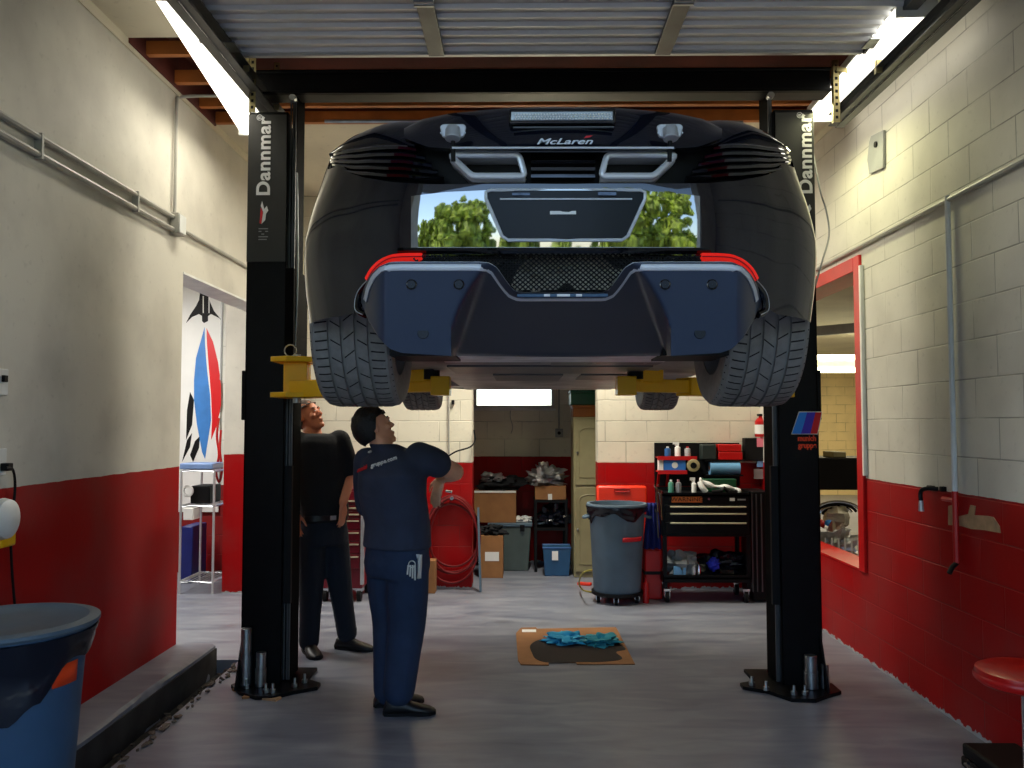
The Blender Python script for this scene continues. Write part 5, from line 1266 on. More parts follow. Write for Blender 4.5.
# right of shelf: black box, papers, extinguisher
a2, b2 = at(745, 461, YB-.1), at(757, 438, YB-.1); tag(MB().box(a2.x, b2.x+.1, YB-.1, YB-.002, a2.z, b2.z).build('wall_box', M['blackm'], bevel=.006), 'plain black box fixed on the back wall beside the shelf', 'wall box')
xr = XR-.004
def notice(px0, px1, py0, py1, y, mm, label):
    a, b = at(px0, py1, y), at(px1, py0, y); return tag(MB().box(a.x, b.x, y, y+.004, a.z, b.z).build('paper_notice', mm), label, 'notice')
notice(757, 767, 438, 447, YB-.106, mat('pink_paper', srgb(240,130,150), .7), 'pink paper notice on the black wall box by the right post')
notice(757, 767, 458, 467, YB-.09, mat('blue_paper', srgb(120,170,230), .7), 'pale blue paper notice by the right post')
notice(754, 767, 469, 479, YB-.09, M['grey'], 'grey paper notice under the pale blue one')
p = at(761.5, 425, YB-.1); t = thing('fire_extinguisher', 'small red extinguisher with a white label on the back wall by the right post', 'extinguisher', (p.x, YB-.07, at(761,437,YB-.1).z))
za, zb_ = at(761,437,YB-.1).z, at(761,416,YB-.1).z
MB().lathe((p.x, YB-.07, za), [(.001,0),(.05,0),(.055,.01),(.055,(zb_-za)*.75),(.03,(zb_-za)*.9),(.018,(zb_-za)*.92),(.018,zb_-za)], 20, cap=True).build('cylinder', M['redp'], t)
MB().lathe((p.x, YB-.07, za), [(.0565,.03),(.0565,.12)], 20).build('label', M['paper'], t)
MB().box(p.x-.03, p.x+.03, YB-.09, YB-.05, zb_, zb_+.02).build('lever', M['blackm'], t)
# tall locker behind the right post
a2, b2 = at(753.5, 600, yK), at(772, 492, yK)
t = thing('tall_locker', 'black ribbed steel locker between the tool cart and the right post', 'locker', ((a2.x+b2.x)/2, yK+.2, 0))
MB().box(a2.x+.01, min(b2.x, XR-.01), yK+.03, yK+.44, .02, b2.z).build('body', M['black'], t, bevel=.006)
for px in (752.5, 757, 762): x = at(px, 540, yK).x; MB().box(x, x+.010, yK+.018, yK+.03, .1, b2.z-.02).build('rib', M['track'], t)
# hanging blue cloth, tools left of the cart
a2 = at(653, 503, yK+.1)
m = MB(); m.loft([[V((a2.x+(i/14-.5)*(.10+.07*v), yK+.12+.025*sin(i*1.3+v*2)*(.4+v), a2.z-.42*v)) for i in range(15)] for v in [k/12 for k in range(13)]], False, False)
tag(m.build('hanging_cloth', M['dblue'], solid=.004), 'dark blue cloth hanging at the left end of the tool cart', 'cloth')
for i, (px, py0, py1) in enumerate(((656, 487, 512), (660, 493, 520), (657, 512, 538))):
    p0_, p1_ = at(px, py0, yK-.01), at(px+1.5, py1, yK-.01)
    t = thing('hand_tool', ('open ended spanner hanging highest at the cart corner', 'long chrome spanner hanging at the cart corner', 'dark pliers hanging lowest at the cart corner')[i], 'hand tool', p1_, 'tools hanging on the cart')
    MB().tube([p0_, p1_], .007, 8).build('shank', (M['chrome'], M['chrome'], M['track'])[i], t)
    MB().tube([p0_+V((-.016,0,.026)), p0_+V((-.014,0,.004)), p0_+V((0,0,-.006)), p0_+V((.014,0,.004)), p0_+V((.016,0,.026))], .006, 6).build('jaw', (M['chrome'], M['chrome'], M['track'])[i], t)
# orange case + red cans beside bin
yO = 7.93; a2, b2 = at(597, 512, yO), at(647, 486, yO); z0_ = .55
t = thing('orange_case', 'bright orange plastic tool case standing behind the grey bin', 'case', ((a2.x+b2.x)/2, yO+.08, 0))
zc_ = b2.z
def rr_case(x0, x1, y0, y1, z0, z1): return MB().box(x0, x1, y0, y1, z0, z1)
rr_case(a2.x, b2.x, yO, yO+.08, .0, zc_).build('front_shell', M['oran'], t, bevel=.02)
rr_case(a2.x+.005, b2.x-.005, yO+.085, yO+.165, .0, zc_-.005).build('rear_shell', M['oran'], t, bevel=.02)
xm = (a2.x+b2.x)/2; MB().tube(smooth_pts([(xm-.07, yO-.006, zc_-.035), (xm-.06, yO-.006, zc_-.055), (xm+.06, yO-.006, zc_-.055), (xm+.07, yO-.006, zc_-.035), (xm+.06, yO-.006, zc_-.025), (xm-.06, yO-.006, zc_-.025)], 3, True), .006, 6, True).build('grip_slot', M['redp'], t)
for i, (px0, px1, pt_, pb_, lb) in enumerate(((645, 656, 550, 572, 'red canister with a dark strap between the bin and the tool cart'),)):
    a2 = at(px0, 597, yK+.15); b2 = at(px1+6, pt_, yK+.15)
    t = thing('red_canister', lb, 'canister', ((a2.x+b2.x)/2, yK+.2, 0))
    MB().box(a2.x, b2.x, yK+.15, yK+.30, .0, b2.z).build('can_body', M['redp'], t, bevel=.015)
    z_ = at(650, 573, yK+.15).z; MB().box(a2.x-.003, b2.x+.003, yK+.146, yK+.304, z_-.015, z_+.015).build('strap', M['blackm'], t)
    MB().cyl((a2.x+.04, yK+.22, b2.z), (a2.x+.04, yK+.22, b2.z+.04), .02, seg=14).build('cap', M['blackm'], t)
xq = at(645, 596, yK+.05).x; bottle(645, .22, .028, M['redp'], M['redp'], 'small red bottle on the floor beside the grey bin', 'red_bottle', yK+.02, z=.0)
q = [at(583, 582, 7.9), at(572, 590, 7.8)]
t = thing('yellow_cord', 'thin yellow green cord curving on the floor left of the grey bin', 'cord', atz(580, 590))
MB().tube(smooth_pts([atz(592, 570, .3), atz(583, 573, .28), atz(579, 583, .1), atz(583, 590, .012), atz(592, 592, .012)], 6), .008, 6).build('cable', mat('cord_olive', srgb(150,140,60), .6), t)
p = atz(583, 585); tag(MB().prism([p+V((-.06,-.02,0)), p+V((.07,-.05,0)), p+V((.09,-.02,0)), p+V((-.04,.03,0))], (0,0,.03)).build('red_scraper', M['oran'], bevel=.006), 'small orange red scraper lying on the floor left of the grey bin', 'tool')
# ------------------------------------------------------------------ cardboard drip mat
cp = [atz(516, 634), atz(521, 628.5), atz(536, 628), atz(537, 629.5), atz(616, 628), atz(635, 665), atz(577, 665), atz(576, 663), atz(548, 663), atz(549, 666), atz(521, 665.5), atz(518, 661)]
t = thing('cardboard_sheet', 'flattened oil stained cardboard sheet on the floor under the car', 'cardboard', (sum((p.x for p in cp))/12, sum((p.y for p in cp))/12, 0))
MB().prism([p+V((0,0,.002)) for p in cp], (0,0,.005)).build('sheet', M['card'], t)
st_ = [atz(*p, .0075) for p in ((530,646),(536,641),(548,638),(560,636),(576,637),(590,638),(606,637),(614,641),(626,649),(616,652),(622,659),(600,662),(577,662),(548,662.5),(536,659),(532,653))]
m = MB(); sp_ = smooth_pts(st_, 4, True); m.prism(sp_, (0,0,.0008)); m.build('oil_stain', M['brown'], t)
a_, b_ = atz(522, 632, .0078), atz(536, 629.5, .0078); MB().box(a_.x, b_.x, a_.y, b_.y, .0072, .0085).build('white_label', M['paper'], t)
for i, (px, py, sx_, lb) in enumerate(((563, 638, .17, 'crumpled aqua blue rag on the left of the cardboard sheet'), (600, 640, .15, 'crumpled aqua green rag on the right of the cardboard sheet'))):
    p = atz(px, py, .03)
    crumple('oily_rag', lb, 'rag', (p.x, p.y, .028), (sx_*.72, .11, .035), M['aqua'] if i == 0 else mat('teal_rag', srgb(30,140,160), .8), 60+i, 1.1, 'rags on the cardboard sheet')
# scraps by the left base plate
for i, (px, py, w_, a, lb) in enumerate(((258, 696, .16, .3, 'torn tan cardboard scrap before the left base plate'), (240, 690, .08, 1.0, 'small brown wood scrap beside the left base plate'), (272, 699, .09, -.2, 'pale splinter of card before the left base plate'))):
    p = atz(px, py); m = MB(); m.prism([p+V((x_*w_/.16*cos(a)-y_*sin(a), x_*w_/.16*sin(a)+y_*cos(a), 0)) for x_, y_ in ((-.09,-.03),(.08,-.04),(.10,.01),(.02,.04),(-.07,.03))], (0,0,.012)); tag(m.build('floor_scrap', M['card'] if i != 2 else M['tan']), lb, 'scrap', 'scraps by the left lift post')
rnd = random.Random(4); m = MB()
for i in range(160):
    y = rnd.uniform(3.8, 5.8); x = rnd.uniform(-2.03, -1.85)-.02; 
    m.ball((x, y, rnd.uniform(-.085, -.06) if x < -1.93 else .008), (rnd.uniform(.006,.02), rnd.uniform(.006,.028), .007), 7, 5, .8, seed=i, smooth=False)
tag(m.build('rubble', mat('rubble_mix', srgb(96,84,76), .9, 0, .6, 8)), 'small rubble and dry leaves along the gutter by the left kerb', 'rubble', kind='stuff')
# ------------------------------------------------------------------ side bay beyond the left opening
YP_ = 8.97
a2, b2 = at(184, 470, YP_), at(222, 286, YP_)
t = thing('wall_banner', 'tall white banner with blue and red leaf stripes beyond the left doorway', 'banner', ((a2.x+b2.x)/2, YP_, at(200,512,YP_).z))
MB().box(a2.x-.4, b2.x, YP_-.0, YP_+.02, at(200,512,YP_).z, 3.2).build('sheet', M['paper'], t)
def bp_(pts, th, mm, nm, y=YP_): 
    m = MB(); m.prism([at(px, py, y-.002) for px, py in pts], (0, th, 0)); return m.build(nm, mm, t)
leafL = [(204.5,327),(201,340),(196,358),(194,380),(194,400),(197,425),(202,452),(205,459),(208,440),(211,420),(210,395),(207,370),(205,345)]
leafR = [(206,328),(209,345),(212,365),(214,390),(215,415),(212,440),(208,455),(209,440),(213,430),(217,420),(220,400),(219,380),(215,355),(210,338)]
bp_(leafL, .002, mat('banner_blue', srgb(58,128,205), .5), 'blue_leaf')
bp_([(206.5,328),(213,342),(218,362),(221,385),(221,405),(217,425),(211,440),(212,420),(211,395),(209,370),(207,345)], .002, M['mr'], 'red_leaf')
bp_([(200,292),(208,292),(210,302),(214,311),(223,322),(219,318),(211,314),(208,316),(208,321),(204,323),(202,321),(202,316),(199,314),(192,317),(186,323),(190,315),(196,306),(199,300)], .0025, M['blackm'], 'black_emblem')
for q in (203.2, 209): bp_([(q-.5,296),(q+.5,296),(q+.5,313),(q-.5,313)], .004, M['paper'], 'emblem_line', YP_-.002)
for pts in ([(186,440),(192,425),(194,400),(190,392),(187,410)], [(193,462),(199,448),(200,436),(195,441),(190,455)], [(182,462),(190,447),(192,433),(187,440)]): bp_(pts, .002, M['blackm'], 'black_checker')
m = MB(); p0_, p1_ = at(222.5, 295, 8.2), at(221, 380, 8.2)
tag(MB().tube([p0_, p1_], .012, 6).build('wall_conduit', M['grey']), 'thin grey pole beyond the left doorway right of the banner', 'conduit')
cr_ = smooth_pts([at(219, 418, 8.3), at(217, 436, 8.3), at(219, 455, 8.3), at(216, 470, 8.3), at(219, 482, 8.3), at(222, 470, 8.3), at(220, 450, 8.3), at(221, 430, 8.3)], 5)
tag(MB().tube(cr_, .012, 6).build('rope_loop', M['redp']), 'looped red cord hanging beyond the left doorway', 'cord')
yB_ = 7.9
x0, x1 = at(181, 500, yB_).x, at(214, 500, yB_).x
t = thing('wire_table', 'light metal wire shelving table beyond the left doorway', 'table', ((x0+x1)/2, yB_+.25, 0))
tops = [at(200, 471, yB_).z, at(200, 506, yB_).z, at(200, 582, yB_).z]
for i, z_ in enumerate(tops):
    m = MB(); m.tube([(x0,yB_,z_),(x1,yB_,z_),(x1,yB_+.5,z_),(x0,yB_+.5,z_)], .012, 6, True)
    for k in range(9): x_ = x0+(x1-x0)*k/8; m.tube([(x_,yB_,z_),(x_,yB_+.5,z_)], .004, 5)
    m.build('shelf', M['silver'], t)
for x_ in (x0, x1):
    for y_ in (yB_, yB_+.5): MB().cyl((x_,y_,0), (x_,y_,tops[0]), .012, seg=8).build('leg', M['silver'], t)
a2 = at(198, 468, yB_+.1); tag(MB().box(a2.x-.16, a2.x+.16, yB_+.05, yB_+.35, tops[0]+.012, tops[0]+.07).build('blue_tray', mat('pale_blue_tray', srgb(120,150,200), .4), bevel=.01), 'pale blue tray on the top shelf of the wire table', 'tray')
p = at(184, 491, yB_+.05); tag(MB().lathe((p.x+.03, yB_+.06, p.z), [(.035,.015),(.055,.015),(.06,0),(.055,-.015),(.035,-.015),(.035,.015)], 20, axis='y').build('white_ring', M['paper']), 'white ring on the middle shelf of the wire table', 'ring')
a2, b2 = at(190, 505, yB_+.1), at(210, 486, yB_+.1); tag(MB().box(a2.x, b2.x, yB_+.1, yB_+.4, tops[1]+.012, b2.z).build('black_machine', M['blackm'], bevel=.01), 'black machine on the middle shelf of the wire table', 'machine')
a2, b2 = at(180, 582, 8.3), at(188, 528, 8.3); tag(MB().box(a2.x-.05, b2.x, 8.42, 8.8, 0, b2.z).build('blue_bin', mat('royal_blue', srgb(24,36,112), .4), bevel=.01), 'royal blue bin under the wire table', 'bin')
a2, b2 = at(180, 517, yB_-.1), at(190, 508, yB_-.1); tag(MB().box(a2.x, b2.x, yB_-.03, yB_+.15, tops[1]-.13, tops[1]-.02).build('white_box', M['paper'], bevel=.004), 'small white box hooked under the middle shelf of the wire table', 'box')
# ------------------------------------------------------------------ far bay through the red opening
yF_ = 8.6
a2, b2 = at(818, 490, yF_), at(870, 458, yF_)
t = thing('work_bench', 'black bench seen through the red framed opening', 'bench', ((a2.x+b2.x)/2, yF_+.3, 0))
MB().box(a2.x-.1, b2.x+.3, yF_, yF_+.6, a2.z, b2.z).build('bench_box', M['blackm'], t, bevel=.01)
for x_ in (a2.x, b2.x+.2):
    for y_ in (yF_+.05, yF_+.5): MB().box(x_-.03, x_+.03, y_-.03, y_+.03, 0, a2.z).build('leg', M['blackm'], t)
a3 = at(833, 455, yF_+.1); tag(MB().box(a3.x, a3.x+.14, yF_+.1, yF_+.4, b2.z, b2.z+.06).build('cream_case', M['cab'], bevel=.01), 'small cream case on the black bench beyond the opening', 'case')
yG = 8.0
t = thing('engine_assembly', 'chrome and black motorcycle engine parts under the black bench', 'engine', (at(835,520,yG).x, yG+.2, 0))
c0 = at(836, 508, yG)
MB().box(c0.x-.14, c0.x+.22, yG+.12, yG+.5, 0, at(836,530,yG).z-.12).build('stand', M['redp'], t, bevel=.01)
for k in range(4):
    r_ = .24-.04*k; MB().tube([V((c0.x+.05+r_*cos(q), yG+.1+.02*k, c0.z-.08+r_*.55*sin(q))) for q in [pi*.1+pi*.9*j/12 for j in range(13)]], .014, 8).build('curved_pipe', M['chrome'] if k % 2 == 0 else M['blackm'], t)
MB().ball((c0.x+.07, yG+.18, c0.z-.10), (.13,.12,.12), 14, 10, .4, 4, seed=3, smooth=False).build('engine_block', M['cast'], t)
a2 = at(829, 525, yG-.05)
tag(MB().ball((a2.x, yG-.05, a2.z), (.05,.05,.05), 16, 10).build('striped_ball', M['mlb']), 'small blue ball beside the engine parts beyond the opening', 'ball')
tag(MB().ball((a2.x-.07, yG-.02, a2.z+.0), (.05,.05,.05), 16, 10).build('red_ball', M['redp']), 'small red ball beside the engine parts beyond the opening', 'ball')
crumple('plastic_heap', 'heap of crumpled pale plastic wrap beyond the red sill', 'plastic', (at(835,546,7.75).x, 7.85, at(835,545,7.75).z-.02), (.24,.14,.16), M['foil'], 71, 1.0, fr=4, flatb=False)
t = thing('storage_crate', 'red and white crate holding the plastic wrap beyond the red sill', 'crate', (at(835,560,7.75).x, 7.85, 0))
cxx = at(835,560,7.75).x; zz = at(835,550,7.75).z-.06
MB().box(cxx-.26, cxx+.26, 7.68, 8.02, 0, zz).build('tub', M['redp'], t, bevel=.01)
for k in range(9): x_ = cxx-.24+.06*k; MB().box(x_, x_+.015, 7.672, 7.68, zz-.0, zz+.18).build('bar', M['paper'], t)
tag(MB().bar((3.0, 10.5, 2.72), (6.2, 10.5, 3.0), .12, .12).build('air_duct', M['grey']), 'grey duct under the far bay ceiling', 'duct')
t = thing('tool_case', 'flat black case on the floor against the right wall behind the red stool', 'case', (2.2, 3.88, 0))
MB().box(2.07, 2.335, 3.70, 4.02, 0, .05).box(2.075, 2.33, 3.705, 4.015, .048, .11).build('shell', M['blackm'], t, bevel=.012)
MB().tube([(2.06,3.80,.05),(2.035,3.81,.05),(2.035,3.91,.05),(2.06,3.92,.05)], .008, 6).build('handle', M['track'], t)
# ------------------------------------------------------------------ stool at lower right
yQ = 3.45; p = atz(1018, 676, .62); c0 = V((2.03, 3.42, 0))
t = thing('round_stool', 'round red vinyl stool with a chrome post at the right wall', 'stool', c0)
MB().lathe(c0, [(.001,.555),(.16,.555),(.175,.565),(.182,.59),(.178,.615),(.15,.628),(.001,.632)], 36).build('seat', M['vinyl'], t)
MB().lathe(c0, [(.183,.572),(.187,.58),(.187,.59),(.183,.598)], 36).build('seat_band', M['redp'], t)
MB().cyl(c0+V((0,0,.12)), c0+V((0,0,.56)), .016, seg=16).build('post', M['chrome'], t)
for k in range(5):
    a = 2*pi*k/5+.3; e = c0+V((.22*cos(a), .22*sin(a), .065)); lg = MB().tube([c0+V((0,0,.13)), c0+V((.1*cos(a), .1*sin(a), .12)), e], [.022,.018,.012], 8).build('leg', M['blackm'], t)
    MB().cyl(e+V((-.012*sin(a), .012*cos(a), -.035)), e+V((.012*sin(a), -.012*cos(a), -.035)), .028, seg=14).build('caster', M['blackm'], lg)
# ------------------------------------------------------------------ people
def ring(c, a, b, side, fwd, n=18, sq=1.0):
    out = []
    for k in range(n):
        t = 2*pi*k/n; cs, sn = cos(t), sin(t)
        out.append(c+side*(a*abs(cs)**sq*(1 if cs > 0 else -1))+fwd*(b*abs(sn)**sq*(1 if sn > 0 else -1)))
    return out
def limb(m, pts, rad, n=14):
    P = [V(p) for p in pts]
    S = smooth_pts(P, 5); R = []
    for i in range(len(P)-1):
        for k in range(5): t = k/5; R.append(rad[i]*(1-t)+rad[i+1]*t)
    R.append(rad[-1]); m.tube(S, R, n); m.ball(P[0], rad[0], 12, 8); m.ball(P[-1], rad[-1], 12, 8)
def torso(m, secs, n=20):   # (centre, halfwidth, halfdepth, side, fwd)
    m.loft([ring(c, a, b, s, f, n, .85) for c, a, b, s, f in secs])
def hand(m, w, d, n_, thumb_side, L=.18, curl=.35, spread=.012, cup=1):
    """w wrist, d fingers' direction, n_ palm normal (side the fingers curl to), thumb_side: +-1 along lateral"""
    d = d.normalized(); n_ = (n_-d*n_.dot(d)).normalized(); lat = d.cross(n_).normalized()
    pl = L*.5
    m.loft([[w+d*(pl*v)+lat*(hw*cos(t))+n_*(th*sin(t)) for t in [2*pi*k/14 for k in range(14)]] for v, hw, th in ((-.05,.026,.019),(.25,.034,.017),(.6,.041,.015),(1.0,.039,.012))])
    for i, (o, l, dr) in enumerate(((-1.5,.80,-1),(-.5,.98,-.3),(.5,1.0,.3),(1.5,.86,1))):
        if thumb_side < 0: l = (.86, 1.0, .98, .80)[3-i] if 0 else (.80,.98,1.0,.86)[i] if 1 else l
        b0 = w+d*pl*.95+lat*(o*.0195); fl = L*.47*l; dd = (d+lat*dr*.08).normalized(); p = [b0]; ang = curl*.4
        for s_, q in ((.45, 1.0), (.30, 1.0), (.25, 1.0)):
            v = dd*cos(ang)+n_*sin(ang); p.append(p[-1]+v*fl*s_); ang += curl
        m.tube([p[0]-dd*.012]+p, [.0095,.0095,.0088,.008,.0065], 8); m.ball(p[-1], .0065, 8, 6)
    tb = w+d*pl*.30+lat*thumb_side*.030
    q1 = tb+(lat*thumb_side*.75+d*.7+n_*.25).normalized()*.040; q2 = q1+(d*.9+lat*thumb_side*.35+n_*.35).normalized()*.032; q3 = q2+(d+n_*.35).normalized()*.022
    m.tube([tb-lat*thumb_side*.012, tb, q1, q2, q3], [.013,.014,.011,.0095,.007], 8); m.ball(q3, .007, 8, 6)
def head(m, c, f, u, H=.232):
    """head centred c, facing f, up u"""
    f = f.normalized(); u = (u-f*u.dot(f)).normalized(); s = f.cross(u)
    P = lambda a, b, g: c+s*a+f*b+u*g
    secs = [(-.118,.030,.035,.040),(-.108,.040,.050,.030),(-.085,.052,.066,.018),(-.055,.060,.080,.006),(-.02,.066,.088,-.002),(.02,.072,.093,-.008),(.055,.073,.094,-.010),(.085,.062,.080,-.012),(.105,.042,.055,-.012),(.114,.018,.024,-.012)]
    m.loft([[P(a*cos(t)*(1.0), off+b*sin(t), g) for t in [2*pi*k/24 for k in range(24)]] for g, a, b, off in secs])
    m.ball(P(0,.078,-.098), (.024,.022,.020), 12, 8)                      # chin
    m.loft([[P(.0125*w_*cos(t), b+.011*w_*sin(t)*1.2, g) for t in [2*pi*k/10 for k in range(10)]] for g, b, w_ in ((.022,.078,.6),(.005,.090,.75),(-.012,.103,1.0),(-.024,.106,1.25),(-.034,.096,1.1))])   # nose
    for k in (-1, 1):
        m.ball(P(k*.016,.094,-.030), .008, 8, 6)                          # nostril wings
        m.ball(P(k*.030,.080,.030), (.024,.013,.009), 12, 8)              # brow
        m.ball(P(k*.044,.066,-.020), (.020,.018,.018), 12, 8)             # cheek
        m.ball(P(k*.030,.080,.008), .0125, 10, 8)                         # eye bulge
        # ear
        e = P(k*.076, -.008, -.002); m.loft([[e+s*(k*dx)+f*(.021*w_*cos(t)-.004)+u*(.033*w_*sin(t)) for t in [2*pi*j/14 for j in range(14)]] for dx, w_ in ((-.012,.6),(.0,.9),(.010,1.0),(.012,.7))])
    m.ball(P(0,.086,-.055), (.024,.012,.007), 12, 6); m.ball(P(0,.083,-.067), (.021,.012,.008), 12, 6)   # lips
    return P, s, f, u
def face_bits(P, parent, brow, s, f, u):
    for k in (-1, 1):
        e = MB(); e.ball(P(k*.030,.0895,.008), (.0075,.0075,.0055), 10, 8); e.build('eye', M['paper'], parent)
        b = MB(); b.tube([P(k*.014,.089,.029), P(k*.032,.089,.035), P(k*.050,.076,.030)], [.004,.0045,.002], 6); b.build('eyebrow', brow, parent)
    m = MB(); m.tube([P(-.022,.094,-.060), P(0,.0985,-.0605), P(.022,.094,-.060)], .0022, 6); m.build('mouth', mat('lip_line', srgb(110,50,44), .5), parent)
def hairmesh(P, parent, mm, back=-.6, full=1.0, top=True):
    m = MB(); rings = []
    for i in range(15):
        a0 = pi*.5*i/14*1.32; rg_ = []
        for k in range(30):
            t = 2*pi*k/30; a = a0*(1+.16*max(0, -sin(t)))
            x = .082*full*sin(a)*cos(t); y = -.012+.104*full*sin(a)*sin(t); z = .012+.112*full*cos(a)
            # hairline: pull up over the face
            if sin(t) > .15 and z < .055: z = .055+(.03*(sin(t)-.15)); y = min(y, .075)
            if z < -.01 and abs(cos(t)) > .75 and sin(t) > -.2: z = max(z, -.005)
            d = noise.noise(V((x*60, y*60, z*60)))*.008+noise.noise(V((x*150, y*150, z*150)))*.005
            rg_.append(P(x*(1+d*8), y*(1+d*5), z+d))
        rings.append(rg_)
    m.loft(rings, True, True)
    m.build('hair', mm, parent)
def shoe(m, ank, d, L=.29, z0=0.0):
    d = V((d[0], d[1], 0)).normalized(); s = V((-d.y, d.x, 0)); c = V((ank.x, ank.y, z0))
    for off, w_, h in ((0,0,0),): pass
    secs = [(-.085,.028,.045),(-.07,.036,.085),(-.02,.040,.10),(.03,.041,.092),(.08,.046,.066),(.13,.050,.052),(.17,.044,.042),(.198,.026,.030)]
    k = L/.29
    m.loft([[c+d*(v*k)+s*(w_*cos(t)*(1.0))+V((0,0,max(0.004, h*.5+h*.5*sin(t)))) for t in [2*pi*j/18 for j in range(18)]] for v, w_, h in secs])
def sole(m, ank, d, L=.29, z0=0.0):
    d = V((d[0], d[1], 0)).normalized(); s = V((-d.y, d.x, 0)); c = V((ank.x, ank.y, z0)); k = L/.29
    o = [(-.09,.0),(-.08,.030),(-.02,.040),(.05,.040),(.11,.052),(.17,.048),(.202,.022),(.206,0)]
    pts = [c+d*(a*k)+s*b for a, b in o]+[c+d*(a*k)-s*b for a, b in o[::-1][1:-1]]
    m.prism([p+V((0,0,.001)) for p in pts], (0,0,.018))
Z = V((0,0,1))
# ---- mechanic, back to the camera
D1 = 4.70
def A(px, py, dd=0): return at(px, py, D1+dd)
t = thing('person', 'mechanic in dark shirt and blue trousers, back turned, looking up at the car', 'person', (A(395,600).x, D1, 0))
F = V((.62, .78, 0)).normalized(); S = V((F.y, -F.x, 0))        # S: his right (image right, toward camera)
hips = A(397, 563); chest = A(392, 487); 
shR, shL = A(423, 457, -.06), A(364, 461, .14)
elR, haR = A(455, 472, .10), A(441, 477, .20)
elL, haL = A(368, 510, .26), A(395, 505, .44)
neck0, neck1 = A(383, 446, .02), A(380, 440, .02)
hc = A(374, 428, .03)
hf = V((.86, .40, .36)).normalized(); hu = V((-.36, -.10, .92))
knR, knL = A(407, 622, .0), A(391, 622, .13)
anR, anL = A(399, 690, -.03), A(389, 690, .12)
fr, fl = V((.98,.10,0)), V((.95,.35,0))
body = MB()
torso(body, [(hips+Z*-.06,.15,.11,S,F),(hips+Z*.08,.155,.115,S,F),(chest+Z*-.05,.165,.115,S,F),(chest+Z*.08,.18,.12,S,F),((shR+shL)/2+Z*-.02,.145,.085,S,F),(neck0,.06,.058,S,F),(neck1+Z*.01,.056,.056,S,F),(hc-hu*.03,.05,.055,S,F)])
limb(body, [shR, elR], [.056,.052]); limb(body, [elR, elR.lerp(haR,.4), haR], [.052,.050,.032])
limb(body, [shL, elL], [.055,.045]); limb(body, [elL, elL.lerp(haL,.4), haL], [.045,.042,.028])
for a, k, n_ in ((hips+S*.085, knR, anR), (hips-S*.085, knL, anL)): limb(body, [a, k, n_+Z*.02], [.088,.058,.042])
hand(body, haR, V((-.25,-.05,-.95)), V((.5,.8,0)), -1, .20, .22)
hand(body, haL, V((.6,.3,-.5)), V((.2,.5,-.6)), 1, .19, .5)
P, s_, f_, u_ = head(body, hc, hf, hu)
bo = remeshed(body, 'body', M['skin'], t, .0072, 3)
face_bits(P, t, M['hair'], s_, f_, u_); hairmesh(P, t, M['hair'], full=1.10)
m = MB()
torso(m, [(hips+Z*.09,.205,.165,S,F),(hips+Z*.14,.20,.162,S,F),(hips+Z*.22,.195,.158,S,F),(chest+Z*-.04,.208,.162,S,F),(chest+Z*.07,.215,.158,S,F),((shR+shL)/2+Z*-.0,.195,.13,S,F),((shR+shL)/2+Z*.045,.13,.098,S,F),(neck0+Z*.012,.078,.074,S,F)])
limb(m, [shR-S*.03, shR.lerp(elR,.22), shR.lerp(elR,.44)], [.086,.084,.082]); limb(m, [shL+S*.03, shL.lerp(elL,.5), shL.lerp(elL,.9)], [.082,.076,.072])
shirt = remeshed(m, 'shirt', M['navyc'], t, .011, 3)
m = MB()
torso(m, [(hips+Z*.12,.185,.145,S,F),(hips+Z*.0,.198,.160,S,F),(hips-Z*.07,.182,.15,S,F)])
for a, k, n_, w_ in ((hips+S*.085-Z*.02, knR, anR, 0), (hips-S*.085-Z*.02, knL, anL, 0)):
    limb(m, [a, a.lerp(k,.5), k, k.lerp(n_,.5), n_+Z*.0], [.122,.120,.108,.098,.090])
    m.tube([n_+Z*.05, n_-Z*.022], [.088,.084], 14)
remeshed(m, 'trousers', M['trous'], t, .012, 5)
for an, d in ((anR, fr), (anL, fl)):
    m = MB(); shoe(m, an, d); sh = m.build('shoe', M['shoe'], t); m = MB(); sole(m, an, d); m.build('sole', M['blackm'], sh)
# keys and white rag at the right hip
kp = hips+S*.195-F*.07+Z*.03
m = MB()
for i in range(4): m.tube([kp+V((.012*i-.02,-.01,-.01)), kp+V((.014*i-.024,-.015,-.06-.01*i))], .005, 6)
m.tube([kp+V((.018*cos(q),-.012,.018*sin(q)-.005)) for q in [2*pi*k/12 for k in range(12)]], .003, 6, True); m.build('key_bunch', M['white'], t)
m = MB(); rp = hips+S*.185-F*.02; m.loft([[rp+V((.03*(i/6-.5)*(1-.4*v)+.01, -.012+.01*sin(i+v*3), .07-.13*v)) for i in range(7)] for v in [k/6 for k in range(7)]], False, False); m.build('hip_rag', M['paper'], t, solid=.006)
# lettering on the back: project the words onto the shirt surface
bpy.context.view_layer.update()
def on_shirt(px, py):
    r = ray(px, py).normalized(); o = CAM-shirt.matrix_world.translation
    mw = shirt.matrix_world.inverted() if False else None
    org = CAM-ORG[t.name]
    hit, loc, nor, idx = shirt.ray_cast(org, r)
    return (loc+ORG[t.name]+nor*.004, nor) if hit else (A(px, py, -.15), V((0,-1,0)))
def word(body, px, py, px2, py2, size, mm, nm, sx=1):
    a, n1 = on_shirt(px, py); b, n2 = on_shirt(px2, py2); xd = (b-a).normalized(); n = (n1+n2).normalized(); yd = n.cross(xd)
    c, n3 = on_shirt((px+px2)/2, (py+py2)/2)
    o = text(nm, body, c+n*(.014 if nm == 'red_lettering' else .009), size, mm, shirt if False else t, xd, yd, sx=sx, off=.0005, ext=.003); return o
word('munich', 358.5, 472.5, 371.5, 467.3, .042, M['txtr'], 'red_lettering', .8)
word('gruppe.com', 373, 467, 397, 459, .042, M['txtw'], 'white_lettering', .8)
